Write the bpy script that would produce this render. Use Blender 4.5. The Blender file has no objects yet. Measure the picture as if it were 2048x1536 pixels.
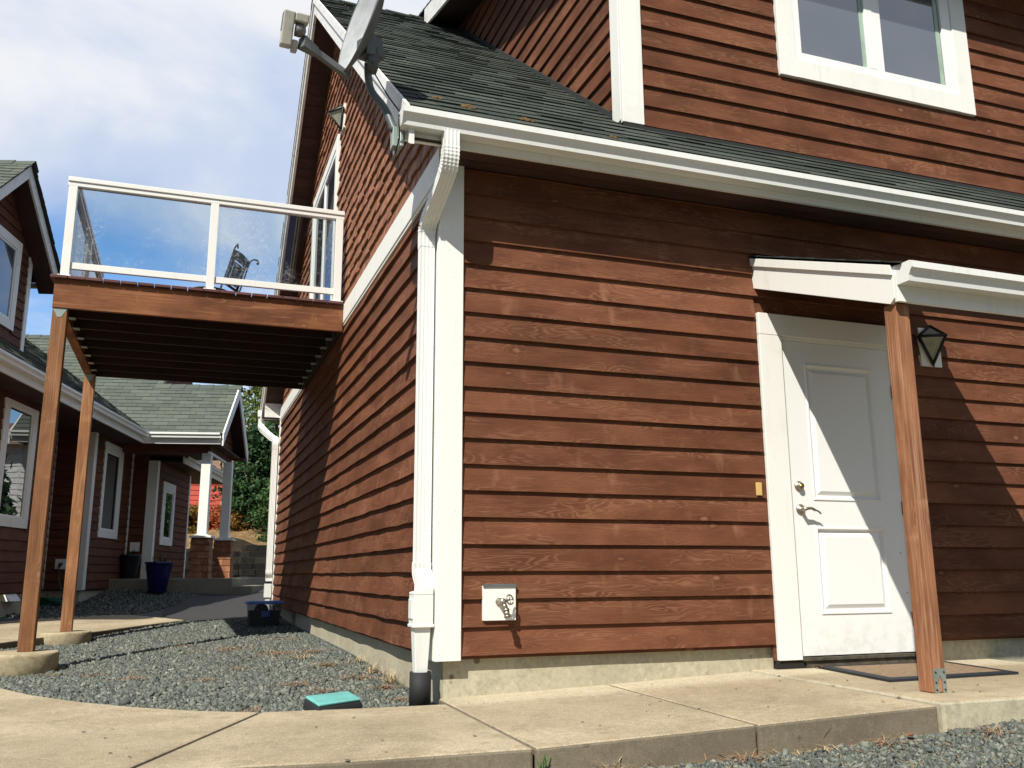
import bpy, math, random
import numpy as np
from mathutils import Vector, Matrix
R_ = math.radians
random.seed(7)
rng = np.random.default_rng(11)
scene = bpy.context.scene
C = scene.collection

# ---------------------------------------------------------------- camera
YAW, PIT, ROL = 0.34764104, 0.20746077, -0.00501669
fwd = Vector((math.sin(YAW)*math.cos(PIT), math.cos(YAW)*math.cos(PIT), math.sin(PIT)))
rgt = Vector((math.cos(YAW), -math.sin(YAW), 0))
upv = rgt.cross(fwd)
cr = rgt*math.cos(ROL) + upv*math.sin(ROL)
cu = upv*math.cos(ROL) - rgt*math.sin(ROL)
cam_d = bpy.data.cameras.new('camera')
cam = bpy.data.objects.new('camera', cam_d); C.objects.link(cam)
cam_d.sensor_width = 36.0
cam_d.lens = 1797.025/2048*36.0
cam_d.clip_start = 0.05; cam_d.clip_end = 2000
M = Matrix.Identity(4)
for i in range(3):
    M[i][0] = cr[i]; M[i][1] = cu[i]; M[i][2] = -fwd[i]
M[0][3], M[1][3], M[2][3] = -1.3479043, -4.89760328, 0.43938649
cam.matrix_world = M
scene.camera = cam

# ---------------------------------------------------------------- light
SUNV = Vector((-0.93, -1.0, 1.5)).normalized()          # towards the sun
SUN_STRENGTH, SKY_STRENGTH, EXPOSURE = 5.0, 0.051, 0.42
sd = bpy.data.lights.new('sun', 'SUN'); sd.energy = SUN_STRENGTH; sd.angle = R_(0.53); sd.color = (1.0, 0.95, 0.86)
so = bpy.data.objects.new('sun', sd); C.objects.link(so)
so.rotation_euler = SUNV.to_track_quat('Z', 'Y').to_euler(); so.location = (-8, -9, 14)
scene.view_settings.view_transform = 'Standard'; scene.view_settings.look = 'None'
scene.view_settings.exposure = EXPOSURE; scene.view_settings.gamma = 1.0
scene.cycles.max_bounces = 8; scene.cycles.transparent_max_bounces = 16
scene.cycles.use_denoising = True


class NT:
    """small helper to write node trees"""
    def __init__(s, tree): s.t = tree; s.t.nodes.clear()
    def n(s, typ, ins=None, **kw):
        nd = s.t.nodes.new(typ)
        for k, v in kw.items(): setattr(nd, k, v)
        for k, v in (ins or {}).items():
            sock = nd.inputs[k]
            if isinstance(v, bpy.types.NodeSocket): s.t.links.new(v, sock)
            else: sock.default_value = v
        return nd
    def math(s, op, a, b=None, c=None, clamp=False):
        ins = {0: a}
        if b is not None: ins[1] = b
        if c is not None: ins[2] = c
        nd = s.n('ShaderNodeMath', ins, operation=op); nd.use_clamp = clamp
        return nd.outputs[0]
    def noise(s, vec, scale, detail=3, rough=.55, dist=0.0, lo=None, hi=None):
        nd = s.n('ShaderNodeTexNoise', {'Vector': vec, 'Scale': scale, 'Detail': detail, 'Roughness': rough, 'Distortion': dist})
        o = nd.outputs[0]
        if lo is not None: o = s.ramp(o, lo, hi)
        return o
    def ramp(s, f, lo, hi, a=0.0, b=1.0):
        nd = s.n('ShaderNodeMapRange', {'Value': f, 'From Min': lo, 'From Max': hi, 'To Min': a, 'To Max': b})
        nd.interpolation_type = 'SMOOTHSTEP'
        return nd.outputs[0]
    def mix(s, f, a, b, mode='MIX'):
        nd = s.n('ShaderNodeMix', data_type='RGBA', blend_type=mode)
        for idx, v in ((0, f), (6, a), (7, b)):
            if isinstance(v, bpy.types.NodeSocket): s.t.links.new(v, nd.inputs[idx])
            elif idx == 0: nd.inputs[0].default_value = v
            else: nd.inputs[idx].default_value = (v[0], v[1], v[2], 1)
        return nd.outputs[2]
    def scale(s, vec, xyz):
        return s.n('ShaderNodeVectorMath', {0: vec, 1: xyz}, operation='MULTIPLY').outputs[0]
    def coord(s, which='Object'): return s.n('ShaderNodeTexCoord').outputs[which]
    def bump(s, h, strength=.3, dist=.01):
        return s.n('ShaderNodeBump', {'Height': h, 'Strength': strength, 'Distance': dist}).outputs[0]
    def attr(s, name): return s.n('ShaderNodeAttribute', attribute_name=name)
    def out(s, sh): s.n('ShaderNodeOutputMaterial', {'Surface': sh})
    def bsdf(s, col, rough=.6, normal=None, **kw):
        ins = {'Base Color': col if isinstance(col, bpy.types.NodeSocket) else (col[0], col[1], col[2], 1), 'Roughness': rough}
        if normal is not None: ins['Normal'] = normal
        ins.update(kw)
        return s.n('ShaderNodeBsdfPrincipled', ins).outputs[0]


# ---------------------------------------------------------------- sky
w = bpy.data.worlds.new('World'); scene.world = w; w.use_nodes = True
t = NT(w.node_tree)
sky = t.n('ShaderNodeTexSky', sky_type='NISHITA', sun_disc=False)
sky.sun_elevation = math.asin(SUNV.z); sky.sun_rotation = math.atan2(SUNV.x, SUNV.y)
sky.altitude = 50; sky.air_density = 1.0; sky.dust_density = 0.2; sky.ozone_density = 4.0
d = t.coord('Generated')
sx = t.n('ShaderNodeSeparateXYZ', {0: d})
zc = t.math('MAXIMUM', t.math('ADD', sx.outputs[2], 0.12), 0.05)
pv = t.n('ShaderNodeCombineXYZ', {0: t.math('DIVIDE', sx.outputs[0], zc), 1: t.math('DIVIDE', sx.outputs[1], zc), 2: 3.7}).outputs[0]
big = t.noise(pv, 1.25, 6, .55, .4)
wisp = t.noise(t.scale(pv, (1.0, 1.2, 1.0)), 1.7, 6, .52, .35)
bank = t.n('ShaderNodeVectorMath', {0: d, 1: Vector((.02, .83, .56)).normalized()}, operation='DOT_PRODUCT').outputs['Value']
added_bank = t.n('ShaderNodeVectorMath', {0: d, 1: Vector((.60, -.62, .52)).normalized()}, operation='DOT_PRODUCT').outputs['Value']  # unseen cloud patch behind the camera, added for the upper window to reflect
lift0 = t.math('MULTIPLY', t.ramp(added_bank, .84, .97), .40)
lift = t.math('SUBTRACT', t.math('MULTIPLY', t.ramp(bank, .62, .93), .40), t.math('MULTIPLY', t.ramp(bank, .2, .6, 1.0, 0.0), .10))
elev = t.ramp(sx.outputs[2], 0.27, 0.46, -0.24, 0.12)
f = t.math('ADD', t.math('ADD', t.math('ADD', t.math('MULTIPLY', big, .78), t.math('MULTIPLY', wisp, .32)), elev), t.math('ADD', t.math('MAXIMUM', lift, lift0), -.20))
cov = t.ramp(f, 0.35, 0.70)
cloud = t.mix(t.ramp(t.math('ADD', big, t.math('MULTIPLY', wisp, .4)), .56, .86), (8.4, 9.8, 12.6), (13.2, 13.4, 13.8))
blue = t.n('ShaderNodeHueSaturation', {'Saturation': 1.16, 'Value': t.ramp(bank, .25, .8, .95, 2.8), 'Color': sky.outputs[0]}).outputs[0]  # blue boosted toward the view only, kept dim elsewhere to weaken fill light
col = t.mix(cov, blue, cloud)
bg = t.n('ShaderNodeBackground', {'Color': col, 'Strength': SKY_STRENGTH})
t.n('ShaderNodeOutputWorld', {'Surface': bg.outputs[0]})

# ---------------------------------------------------------------- materials
MATS = {}
def mat(name):
    m = bpy.data.materials.new(name); m.use_nodes = True; MATS[name] = m
    return NT(m.node_tree)

def wood(name, dark, mid, light, ring=60.0, su=.8, sv=7.0, knots=True, rough=.7, grain=.5, amp=1.0, weather=0.0, spec=.25):
    t = mat(name)
    uv = t.coord('UV')
    rnd = t.attr('rnd').outputs['Fac']
    s = t.n('ShaderNodeSeparateXYZ', {0: uv})
    vec = t.n('ShaderNodeCombineXYZ', {0: t.math('MULTIPLY', s.outputs[0], su), 1: t.math('MULTIPLY', s.outputs[1], sv), 2: t.math('MULTIPLY', rnd, 43.0)}).outputs[0]
    fld = t.noise(vec, 1.0, 2.0, .45, .25)
    if knots:
        kv = t.n('ShaderNodeCombineXYZ', {0: t.math('MULTIPLY', s.outputs[0], 3.1), 1: t.math('MULTIPLY', s.outputs[1], 6.5), 2: t.math('MULTIPLY', rnd, 17.0)}).outputs[0]
        vo = t.n('ShaderNodeTexVoronoi', {'Vector': kv, 'Scale': 1.0, 'Randomness': 1.0}, feature='F1')
        dist = t.math('ADD', vo.outputs['Distance'], t.math('MULTIPLY', t.math('SUBTRACT', t.noise(t.scale(kv, (3.0, 3.0, 1.0)), 1.6, 3, .6), .5), .16))
        pick = t.math('GREATER_THAN', t.n('ShaderNodeSeparateColor', {0: vo.outputs['Color']}).outputs[0], .35)
        near = t.math('MULTIPLY', t.ramp(dist, 0.0, .34, 1.0, 0.0), pick)
        fld = t.math('ADD', fld, t.math('MULTIPLY', near, .22))
        knot = t.math('MULTIPLY', t.ramp(dist, .03, .11, 1.0, 0.0), pick)
    ringv = t.math('SINE', t.math('MULTIPLY', fld, ring))
    ringm = t.ramp(ringv, -.2, .95)
    fine = t.noise(t.n('ShaderNodeCombineXYZ', {0: t.math('MULTIPLY', s.outputs[0], 5.0), 1: t.math('MULTIPLY', s.outputs[1], 170.0), 2: rnd}).outputs[0], 1.0, 3, .6)
    blot = t.noise(t.n('ShaderNodeCombineXYZ', {0: t.math('MULTIPLY', s.outputs[0], 2.2), 1: t.math('MULTIPLY', s.outputs[1], 5.0), 2: t.math('MULTIPLY', rnd, 9.0)}).outputs[0], 1.0, 4, .6)
    where = t.noise(t.n('ShaderNodeCombineXYZ', {0: t.math('MULTIPLY', s.outputs[0], 1.3), 1: t.math('MULTIPLY', s.outputs[1], 9.0), 2: t.math('MULTIPLY', rnd, 29.0)}).outputs[0], 1.0, 2, .5, lo=.42, hi=.66)
    c = t.mix(t.ramp(blot, .3, .72), dark, mid)
    c = t.mix(t.math('MULTIPLY', t.math('MULTIPLY', ringm, where), .62*amp), c, light)
    c = t.mix(t.math('MULTIPLY', t.ramp(fine, .45, .75), .25*grain), c, dark)
    if knots:
        c = t.mix(t.math('MULTIPLY', knot, .48), c, light)
        kr = t.math('MULTIPLY', t.math('MULTIPLY', t.ramp(dist, .06, .11), t.ramp(dist, .11, .19, 1.0, 0.0)), pick)
        c = t.mix(t.math('MULTIPLY', kr, .42), c, (dark[0]*.7, dark[1]*.7, dark[2]*.7))
    if knots:
        sm = t.noise(t.n('ShaderNodeCombineXYZ', {0: t.math('MULTIPLY', s.outputs[0], 8.0), 1: t.math('MULTIPLY', s.outputs[1], 3.0), 2: t.math('MULTIPLY', rnd, 31.0)}).outputs[0], 1.0, 3, .55, lo=.60, hi=.78)
        c = t.mix(t.math('MULTIPLY', sm, .45*amp+.1), c, light)
        tp = t.math('MULTIPLY', t.noise(t.n('ShaderNodeCombineXYZ', {0: t.math('MULTIPLY', s.outputs[0], 3.0), 1: t.math('MULTIPLY', s.outputs[1], 60.0), 2: t.math('MULTIPLY', rnd, 7.0)}).outputs[0], 1.0, 4, .65, lo=.60, hi=.70), .5*amp)
        c = t.mix(tp, c, light)
    if weather > 0:
        wv = t.noise(t.n('ShaderNodeCombineXYZ', {0: t.math('MULTIPLY', s.outputs[0], 2.0), 1: t.math('MULTIPLY', s.outputs[1], 28.0), 2: rnd}).outputs[0], 1.0, 4, .65, lo=.52, hi=.72)
        c = t.mix(t.math('MULTIPLY', wv, weather), c, (mid[0]*1.6, mid[1]*1.9, mid[2]*2.4))
    b = t.ramp(rnd, 0.0, 1.0, .86, 1.13)
    c = t.mix(1.0, c, t.n('ShaderNodeCombineColor', {0: b, 1: b, 2: b}).outputs[0], 'MULTIPLY')
    h = t.math('ADD', t.math('MULTIPLY', ringm, .6), t.math('MULTIPLY', fine, .6))
    t.out(t.bsdf(c, rough, t.bump(h, .22, .004), **{'Specular IOR Level': spec}))

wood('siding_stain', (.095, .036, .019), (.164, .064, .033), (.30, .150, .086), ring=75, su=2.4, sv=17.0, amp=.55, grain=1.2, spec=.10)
wood('siding_shade_stain', (.090, .036, .020), (.135, .053, .029), (.20, .09, .055), spec=.1, amp=.4, su=2.0, sv=15.0)  # darker copy of the siding stain, shade painted into its colour
wood('cedar_shake', (.17, .064, .029), (.29, .125, .062), (.45, .24, .15), ring=40, su=9.0, sv=1.6, knots=False, grain=1.1, weather=.6)
wood('post_cedar', (.165, .070, .028), (.265, .120, .052), (.37, .19, .09), ring=50, su=.5, sv=14, grain=.9, weather=.12)
wood('porch_post_cedar', (.17, .070, .034), (.30, .135, .066), (.45, .25, .145), ring=50, su=.5, sv=14, grain=1.0, weather=.45)
wood('deck_beam', (.115, .040, .016), (.25, .094, .036), (.36, .165, .068), ring=46, su=.6, sv=8, grain=.8, weather=.10)
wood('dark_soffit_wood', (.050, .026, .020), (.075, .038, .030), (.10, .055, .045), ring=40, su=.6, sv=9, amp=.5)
wood('under_deck_wood', (.024, .013, .009), (.040, .020, .014), (.06, .03, .02), ring=40, su=.6, sv=9, amp=.5)  # framing wood nearly black, the shade below the deck painted into it
wood('maroon_deck_board', (.085, .036, .034), (.125, .056, .052), (.16, .08, .07), knots=False, ring=30, amp=.4)

t = mat('white_trim')
o = t.coord(); gr = t.noise(t.scale(o, (30, 30, 3)), 3, 4, .6); dr = t.noise(o, 2.3, 5, .65, lo=.52, hi=.8)
sp = t.noise(o, 60, 2, .5, lo=.70, hi=.78)
vs = t.noise(t.scale(o, (14, 14, 1.1)), 1.0, 5, .65, lo=.55, hi=.75)
c = t.mix(t.math('MULTIPLY', dr, .45), (.77, .765, .715), (.58, .56, .48)); c = t.mix(t.math('MULTIPLY', vs, .28), c, (.45, .43, .36)); c = t.mix(t.math('MULTIPLY', sp, .5), c, (.33, .29, .22))
t.out(t.bsdf(c, .55, t.bump(gr, .18, .004)))
t = mat('dirty_white_trim')
o = t.coord(); dr = t.noise(o, 5.0, 6, .7, lo=.46, hi=.66); ms = t.noise(o, 16, 5, .7, lo=.58, hi=.68)
c = t.mix(t.math('MULTIPLY', dr, .5), (.74, .73, .70), (.52, .50, .45)); c = t.mix(t.math('MULTIPLY', ms, .7), c, (.16, .14, .10))
t.out(t.bsdf(c, .6, t.bump(dr, .2, .004)))
t = mat('white_metal')
o = t.coord(); dr = t.noise(o, 3.0, 5, .6, lo=.5, hi=.85)
vs = t.noise(t.scale(o, (22, 22, 1.3)), 1.0, 5, .65, lo=.56, hi=.74)
t.out(t.bsdf(t.mix(t.math('MULTIPLY', vs, .30), t.mix(t.math('MULTIPLY', dr, .4), (.73, .735, .70), (.56, .56, .49)), (.42, .41, .34)), .38))
t = mat('white_vinyl')
o = t.coord(); dr = t.noise(o, 4.0, 4, .6, lo=.55, hi=.85)
t.out(t.bsdf(t.mix(t.math('MULTIPLY', dr, .2), (.80, .80, .78), (.66, .66, .62)), .35))
t = mat('door_paint')
o = t.coord(); dr = t.noise(t.scale(o, (1, 1, .5)), 5.0, 4, .6, lo=.5, hi=.85)
sp = t.noise(o, 90, 1, .5, lo=.765, hi=.80)
sz = t.n('ShaderNodeSeparateXYZ', {0: t.n('ShaderNodeNewGeometry').outputs['Position']})
low = t.math('MULTIPLY', t.ramp(sz.outputs[2], .28, -.08), t.noise(o, 12, 5, .7, lo=.42, hi=.7))
c = t.mix(t.math('MULTIPLY', dr, .22), (.78, .78, .755), (.66, .655, .60)); c = t.mix(t.math('MULTIPLY', sp, .5), c, (.4, .38, .33)); c = t.mix(t.math('MULTIPLY', low, .35), c, (.42, .38, .30))
t.out(t.bsdf(c, .38, t.bump(t.noise(t.scale(o, (60, 60, 4)), 4, 3), .05, .002)))

def concrete(name, a, b, stain, pit=.5, spec=.25, scale=1.0, moss=None, speck=.5, tint=False, streak=False, wash=False):
    t = mat(name); o = t.coord()
    n1 = t.noise(o, 1.6*scale, 6, .62, .2); n2 = t.noise(o, 7*scale, 6, .65); n3 = t.noise(o, 140*scale, 2, .6)
    c = t.mix(t.ramp(n1, .34, .66), a, b)
    c = t.mix(t.math('MULTIPLY', t.ramp(n2, .50, .72), .55), c, stain)
    n4 = t.noise(o, 28*scale, 5, .75)
    c = t.mix(t.math('MULTIPLY', t.ramp(n4, .46, .66), .45), c, (a[0]*.62, a[1]*.60, a[2]*.56))
    c = t.mix(t.math('MULTIPLY', t.ramp(n4, .46, .30), .45), c, (min(a[0]*1.3, .8), min(a[1]*1.3, .8), min(a[2]*1.35, .8)))
    if wash:
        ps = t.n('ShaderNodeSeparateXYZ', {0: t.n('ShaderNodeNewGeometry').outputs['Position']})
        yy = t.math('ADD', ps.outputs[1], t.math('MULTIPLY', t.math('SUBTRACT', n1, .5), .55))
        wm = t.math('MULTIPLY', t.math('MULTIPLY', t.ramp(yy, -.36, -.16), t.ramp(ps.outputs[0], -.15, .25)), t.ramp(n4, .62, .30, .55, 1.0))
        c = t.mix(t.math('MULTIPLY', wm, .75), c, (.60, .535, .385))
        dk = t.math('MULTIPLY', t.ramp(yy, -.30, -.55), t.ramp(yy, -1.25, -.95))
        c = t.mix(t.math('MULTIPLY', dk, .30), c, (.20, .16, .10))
    if tint: c = t.mix(1.0, c, t.n('ShaderNodeCombineColor', {0: t.ramp(t.attr('rnd').outputs['Fac'], 0, 1, .6, 1.25), 1: t.ramp(t.attr('rnd').outputs['Fac'], 0, 1, .6, 1.2), 2: t.ramp(t.attr('rnd').outputs['Fac'], 0, 1, .62, 1.1)}).outputs[0], 'MULTIPLY')
    if streak:
        sk = t.noise(t.scale(o, (9, 9, .8)), 1.0, 5, .65, lo=.55, hi=.72)
        c = t.mix(t.math('MULTIPLY', sk, .45), c, stain)
    c = t.mix(t.math('MULTIPLY', t.ramp(n3, .48, .74), speck), c, (a[0]*.45, a[1]*.45, a[2]*.45))
    c = t.mix(t.math('MULTIPLY', t.ramp(n3, .46, .26), speck*.6), c, (min(a[0]*1.7, .8), min(a[1]*1.7, .8), min(a[2]*1.75, .8)))
    vo = t.n('ShaderNodeTexVoronoi', {'Vector': o, 'Scale': 8.0*scale, 'Randomness': 1.0})
    pick = t.math('GREATER_THAN', t.n('ShaderNodeSeparateColor', {0: vo.outputs['Color']}).outputs[0], .55)
    pm = t.math('MULTIPLY', t.ramp(t.math('ADD', vo.outputs['Distance'], t.math('MULTIPLY', n2, .12)), .16, .24, 1.0, 0.0), pick)
    c = t.mix(t.math('MULTIPLY', pm, pit), c, (a[0]*.25, a[1]*.25, a[2]*.22))
    if moss: c = t.mix(t.math('MULTIPLY', t.noise(o, 5, 6, .7, lo=.5, hi=.7), .6), c, moss)
    h = t.math('SUBTRACT', t.math('MULTIPLY', n3, .4), t.math('MULTIPLY', pm, 1.0))
    t.out(t.bsdf(c, .9, t.bump(h, .35, .006), **{'Specular IOR Level': spec}))
concrete('sidewalk_concrete', (.42, .35, .235), (.29, .235, .150), (.19, .152, .095), pit=.0, wash=True, speck=.75)
concrete('foundation_concrete', (.47, .43, .31), (.39, .355, .255), (.28, .255, .185), pit=.85, speck=.15, streak=True)
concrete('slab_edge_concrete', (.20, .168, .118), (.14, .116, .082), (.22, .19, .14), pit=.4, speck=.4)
concrete('footing_concrete', (.40, .34, .22), (.30, .25, .16), (.18, .145, .08), pit=.4, moss=(.14, .115, .05), speck=.2)
concrete('step_concrete', (.26, .24, .18), (.22, .20, .15), (.17, .155, .115), pit=.2, speck=.2)
concrete('retaining_block', (.36, .31, .22), (.27, .235, .165), (.17, .15, .11), pit=.3, speck=.3, tint=True)

t = mat('gravel_bed'); o = t.coord()
vo = t.n('ShaderNodeTexVoronoi', {'Vector': o, 'Scale': 42.0}); cc = t.n('ShaderNodeSeparateColor', {0: vo.outputs['Color']}).outputs[0]
c = t.mix(cc, (.07, .085, .085), (.22, .25, .24)); c = t.mix(t.ramp(vo.outputs['Distance'], .3, .6), c, (.03, .035, .035))
c = t.mix(t.noise(o, .12, 3, .5, lo=.45, hi=.6), c, (.20, .16, .085))
t.out(t.bsdf(c, .9, t.bump(vo.outputs['Distance'], .8, .02)))
t = mat('gravel_stone'); a = t.attr('rnd'); o = t.coord()
rn = a.outputs['Fac']
c1 = t.mix(t.ramp(rn, 0, .6), (.052, .059, .050), (.118, .130, .108)); c1 = t.mix(t.ramp(rn, .66, .95), c1, (.22, .225, .18)); c1 = t.mix(t.ramp(rn, .98, 1.0), c1, (.34, .33, .28))
c1 = t.mix(t.math('MULTIPLY', t.noise(o, 120, 2), .35), c1, (.10, .12, .115))
t.out(t.bsdf(c1, .85, **{'Specular IOR Level': .3}))
t = mat('asphalt'); o = t.coord(); n1 = t.noise(o, 90, 2, .6); n2 = t.noise(o, 1.1, 4, .6)
c = t.mix(t.ramp(n1, .35, .7), (.018, .0175, .0175), (.045, .043, .042)); c = t.mix(t.math('MULTIPLY', t.ramp(n2, .45, .7), .5), c, (.032, .030, .028))
t.out(t.bsdf(c, .85, t.bump(n1, .4, .006)))

def roofing(name, a, b, moss, mossamt):
    t = mat(name); rn = t.attr('rnd').outputs['Fac']; o = t.coord()
    c = t.mix(rn, a, b); g = t.noise(o, 260, 1, .5); n2 = t.noise(o, 1.7, 5, .65)
    c = t.mix(t.math('MULTIPLY', t.ramp(g, .4, .75), .5), c, (a[0]*.5, a[1]*.5, a[2]*.5))
    c = t.mix(t.math('MULTIPLY', t.ramp(n2, .5, .75), mossamt), c, moss)
    t.out(t.bsdf(c, .95, t.bump(g, .4, .003), **{'Specular IOR Level': .15}))
roofing('roof_shingle', (.038, .047, .040), (.072, .085, .071), (.07, .08, .062), .3)
roofing('neighbour_roof_shingle', (.080, .094, .080), (.118, .134, .112), (.13, .14, .10), .6)
roofing('brown_roof_shingle', (.19, .12, .085), (.26, .17, .125), (.24, .17, .12), .4)
t = mat('roof_underlay'); t.out(t.bsdf((.018, .02, .018), .95))

def plain(name, col, rough=.5, var=.25, scale=8.0, metal=0.0, bump=0.0, dirt=None, **kw):
    t = mat(name); o = t.coord(); n = t.noise(o, scale, 4, .6)
    c = t.mix(t.ramp(n, .3, .75), col, tuple(v*(1-var) for v in col))
    if dirt: c = t.mix(t.math('MULTIPLY', t.noise(o, scale*2.5, 5, .7, lo=.52, hi=.7), .6), c, dirt)
    t.out(t.bsdf(c, rough, t.bump(n, bump, .004) if bump else None, Metallic=metal, **kw))
plain('black_iron', (.008, .008, .009), .6); plain('black_plastic', (.013, .013, .014), .75)
plain('dish_grey', (.42, .44, .44), .5, dirt=(.30, .30, .26)); plain('dish_back', (.13, .14, .14), .5); plain('dish_mast', (.085, .10, .10), .45, dirt=(.14, .15, .14))
plain('lnb_grey', (.50, .49, .42), .5, dirt=(.3, .28, .22)); plain('lnb_cap', (.20, .19, .19), .5)
plain('brushed_nickel', (.42, .38, .31), .42, metal=1.0); plain('brass', (.45, .33, .13), .3, metal=1.0); plain('zinc_plate', (.36, .42, .38), .45, metal=.6, dirt=(.2, .25, .22))
plain('turquoise_plastic', (.15, .46, .42), .55, var=.2, dirt=(.26, .42, .36)); plain('blue_plastic', (.07, .21, .58), .35)
plain('dark_contents', (.008, .008, .009), .6); plain('maroon_contents', (.06, .022, .024), .6)
plain('blue_glaze', (.008, .012, .095), .12, var=.4, scale=20); plain('green_hose', (.008, .10, .055), .35); plain('teal_glaze', (.006, .014, .02), .3)
plain('doormat_fibre', (.25, .165, .095), .95, var=.45, scale=30, bump=.6); plain('doormat_rubber', (.014, .017, .023), .75, bump=.3)
plain('yellow_wood', (.62, .42, .15), .6); plain('threshold_wood', (.09, .075, .05), .85, var=.6, scale=22, bump=.5)
plain('dark_gap', (.012, .009, .008), .9); plain('red_paint', (.50, .065, .036), .6, var=.2); plain('white_siding_paint', (.78, .78, .76), .6)
plain('bark', (.07, .05, .035), .9, bump=.6); plain('soil', (.05, .035, .022), .95)
plain('moss_clump', (.13, .075, .022), .95, var=.6, scale=60, bump=1.0); plain('straw', (.50, .37, .20), .9, var=.35); plain('needle_litter', (.33, .20, .11), .9, var=.4, scale=20)
plain('label_blue', (.05, .11, .36), .5, var=.5, scale=60, dirt=(.6, .6, .6)); plain('metal_flash', (.35, .36, .36), .35, metal=.8)
plain('lamp_glass', (.34, .35, .28), .25, var=.35, scale=14); plain('interior_dark', (.02, .022, .026), .8); plain('curtain', (.10, .12, .15), .8)
plain('pale_jamb', (.33, .45, .36), .5); plain('leaf_litter', (.30, .10, .04), .8)
t = mat('dry_bank'); o = t.coord()
c = t.mix(t.noise(o, 3, 6, .7, lo=.35, hi=.65), (.20, .115, .045), (.36, .24, .105)); c = t.mix(t.noise(o, 14, 5, .7, lo=.55, hi=.7), c, (.10, .055, .025))
t.out(t.bsdf(c, .95, t.bump(t.noise(o, 18, 5, .7), 1.0, .1)))
def leaf(name, a, b, trans=.25):
    t = mat(name); rn = t.attr('rnd').outputs['Fac']
    c = t.mix(rn, a, b)
    dfs = t.bsdf(c, .6, **{'Specular IOR Level': .3}); tr = t.n('ShaderNodeBsdfTranslucent', {'Color': c}).outputs[0]
    t.out(t.n('ShaderNodeMixShader', {0: trans, 1: dfs, 2: tr}).outputs[0])
leaf('leaf_dark', (.014, .045, .016), (.045, .10, .030)); leaf('leaf_light', (.11, .16, .035), (.21, .26, .065), .4)
leaf('leaf_orange', (.50, .095, .04), (.38, .16, .05), .35); leaf('leaf_olive', (.10, .13, .02), (.33, .17, .04), .35); leaf('leaf_mid', (.03, .08, .02), (.075, .14, .035))
leaf('weed_leaf', (.05, .16, .02), (.08, .22, .04))

t = mat('rail_glass'); fr = t.n('ShaderNodeFresnel', {'IOR': 1.5}).outputs[0]
o = t.coord(); sm = t.noise(o, 7, 6, .75, lo=.56, hi=.72)
g = t.n('ShaderNodeBsdfGlossy', {'Color': (1, 1, 1, 1), 'Roughness': .01}).outputs[0]; tr = t.n('ShaderNodeBsdfTransparent', {'Color': (.90, .935, .93, 1)}).outputs[0]
base = t.n('ShaderNodeMixShader', {0: t.math('MULTIPLY', fr, 1.0), 1: tr, 2: g}).outputs[0]
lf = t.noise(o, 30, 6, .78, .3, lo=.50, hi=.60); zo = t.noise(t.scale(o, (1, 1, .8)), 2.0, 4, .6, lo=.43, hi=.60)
painted_reflection = t.math('ADD', t.math('MULTIPLY', t.math('MULTIPLY', lf, zo), .14), t.math('MULTIPLY', zo, .015))  # reflected foliage and bright sky, painted on the glass as pale mottled haze
t.out(t.n('ShaderNodeMixShader', {0: painted_reflection, 1: base, 2: t.n('ShaderNodeBsdfDiffuse', {'Color': (.90, .93, .96, 1)}).outputs[0]}).outputs[0])
def pane(name, tint, ior, rough=.008, gain=1.0):
    t = mat(name); fr = t.n('ShaderNodeFresnel', {'IOR': ior}).outputs[0]
    o = t.coord(); wv = t.bump(t.noise(o, .8, 1, .4), .06, .05)
    g = t.n('ShaderNodeBsdfGlossy', {'Color': (.95, .97, 1, 1), 'Roughness': rough, 'Normal': wv}).outputs[0]
    dfs = t.bsdf(tint, .9, **{'Specular IOR Level': 0.0})
    t.out(t.n('ShaderNodeMixShader', {0: t.math('MULTIPLY', fr, gain), 1: dfs, 2: g}).outputs[0])
pane('window_glass', (.075, .085, .10), 2.3); pane('neighbour_window_glass', (.012, .014, .016), 3.0); pane('slider_glass', (.022, .026, .032), 1.3, gain=.35)
t = mat('bin_plastic')
tr = t.n('ShaderNodeBsdfTransparent', {'Color': (.62, .64, .66, 1)}).outputs[0]; g = t.bsdf((.32, .34, .35), .25)
t.out(t.n('ShaderNodeMixShader', {0: .14, 1: tr, 2: g}).outputs[0])

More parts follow.
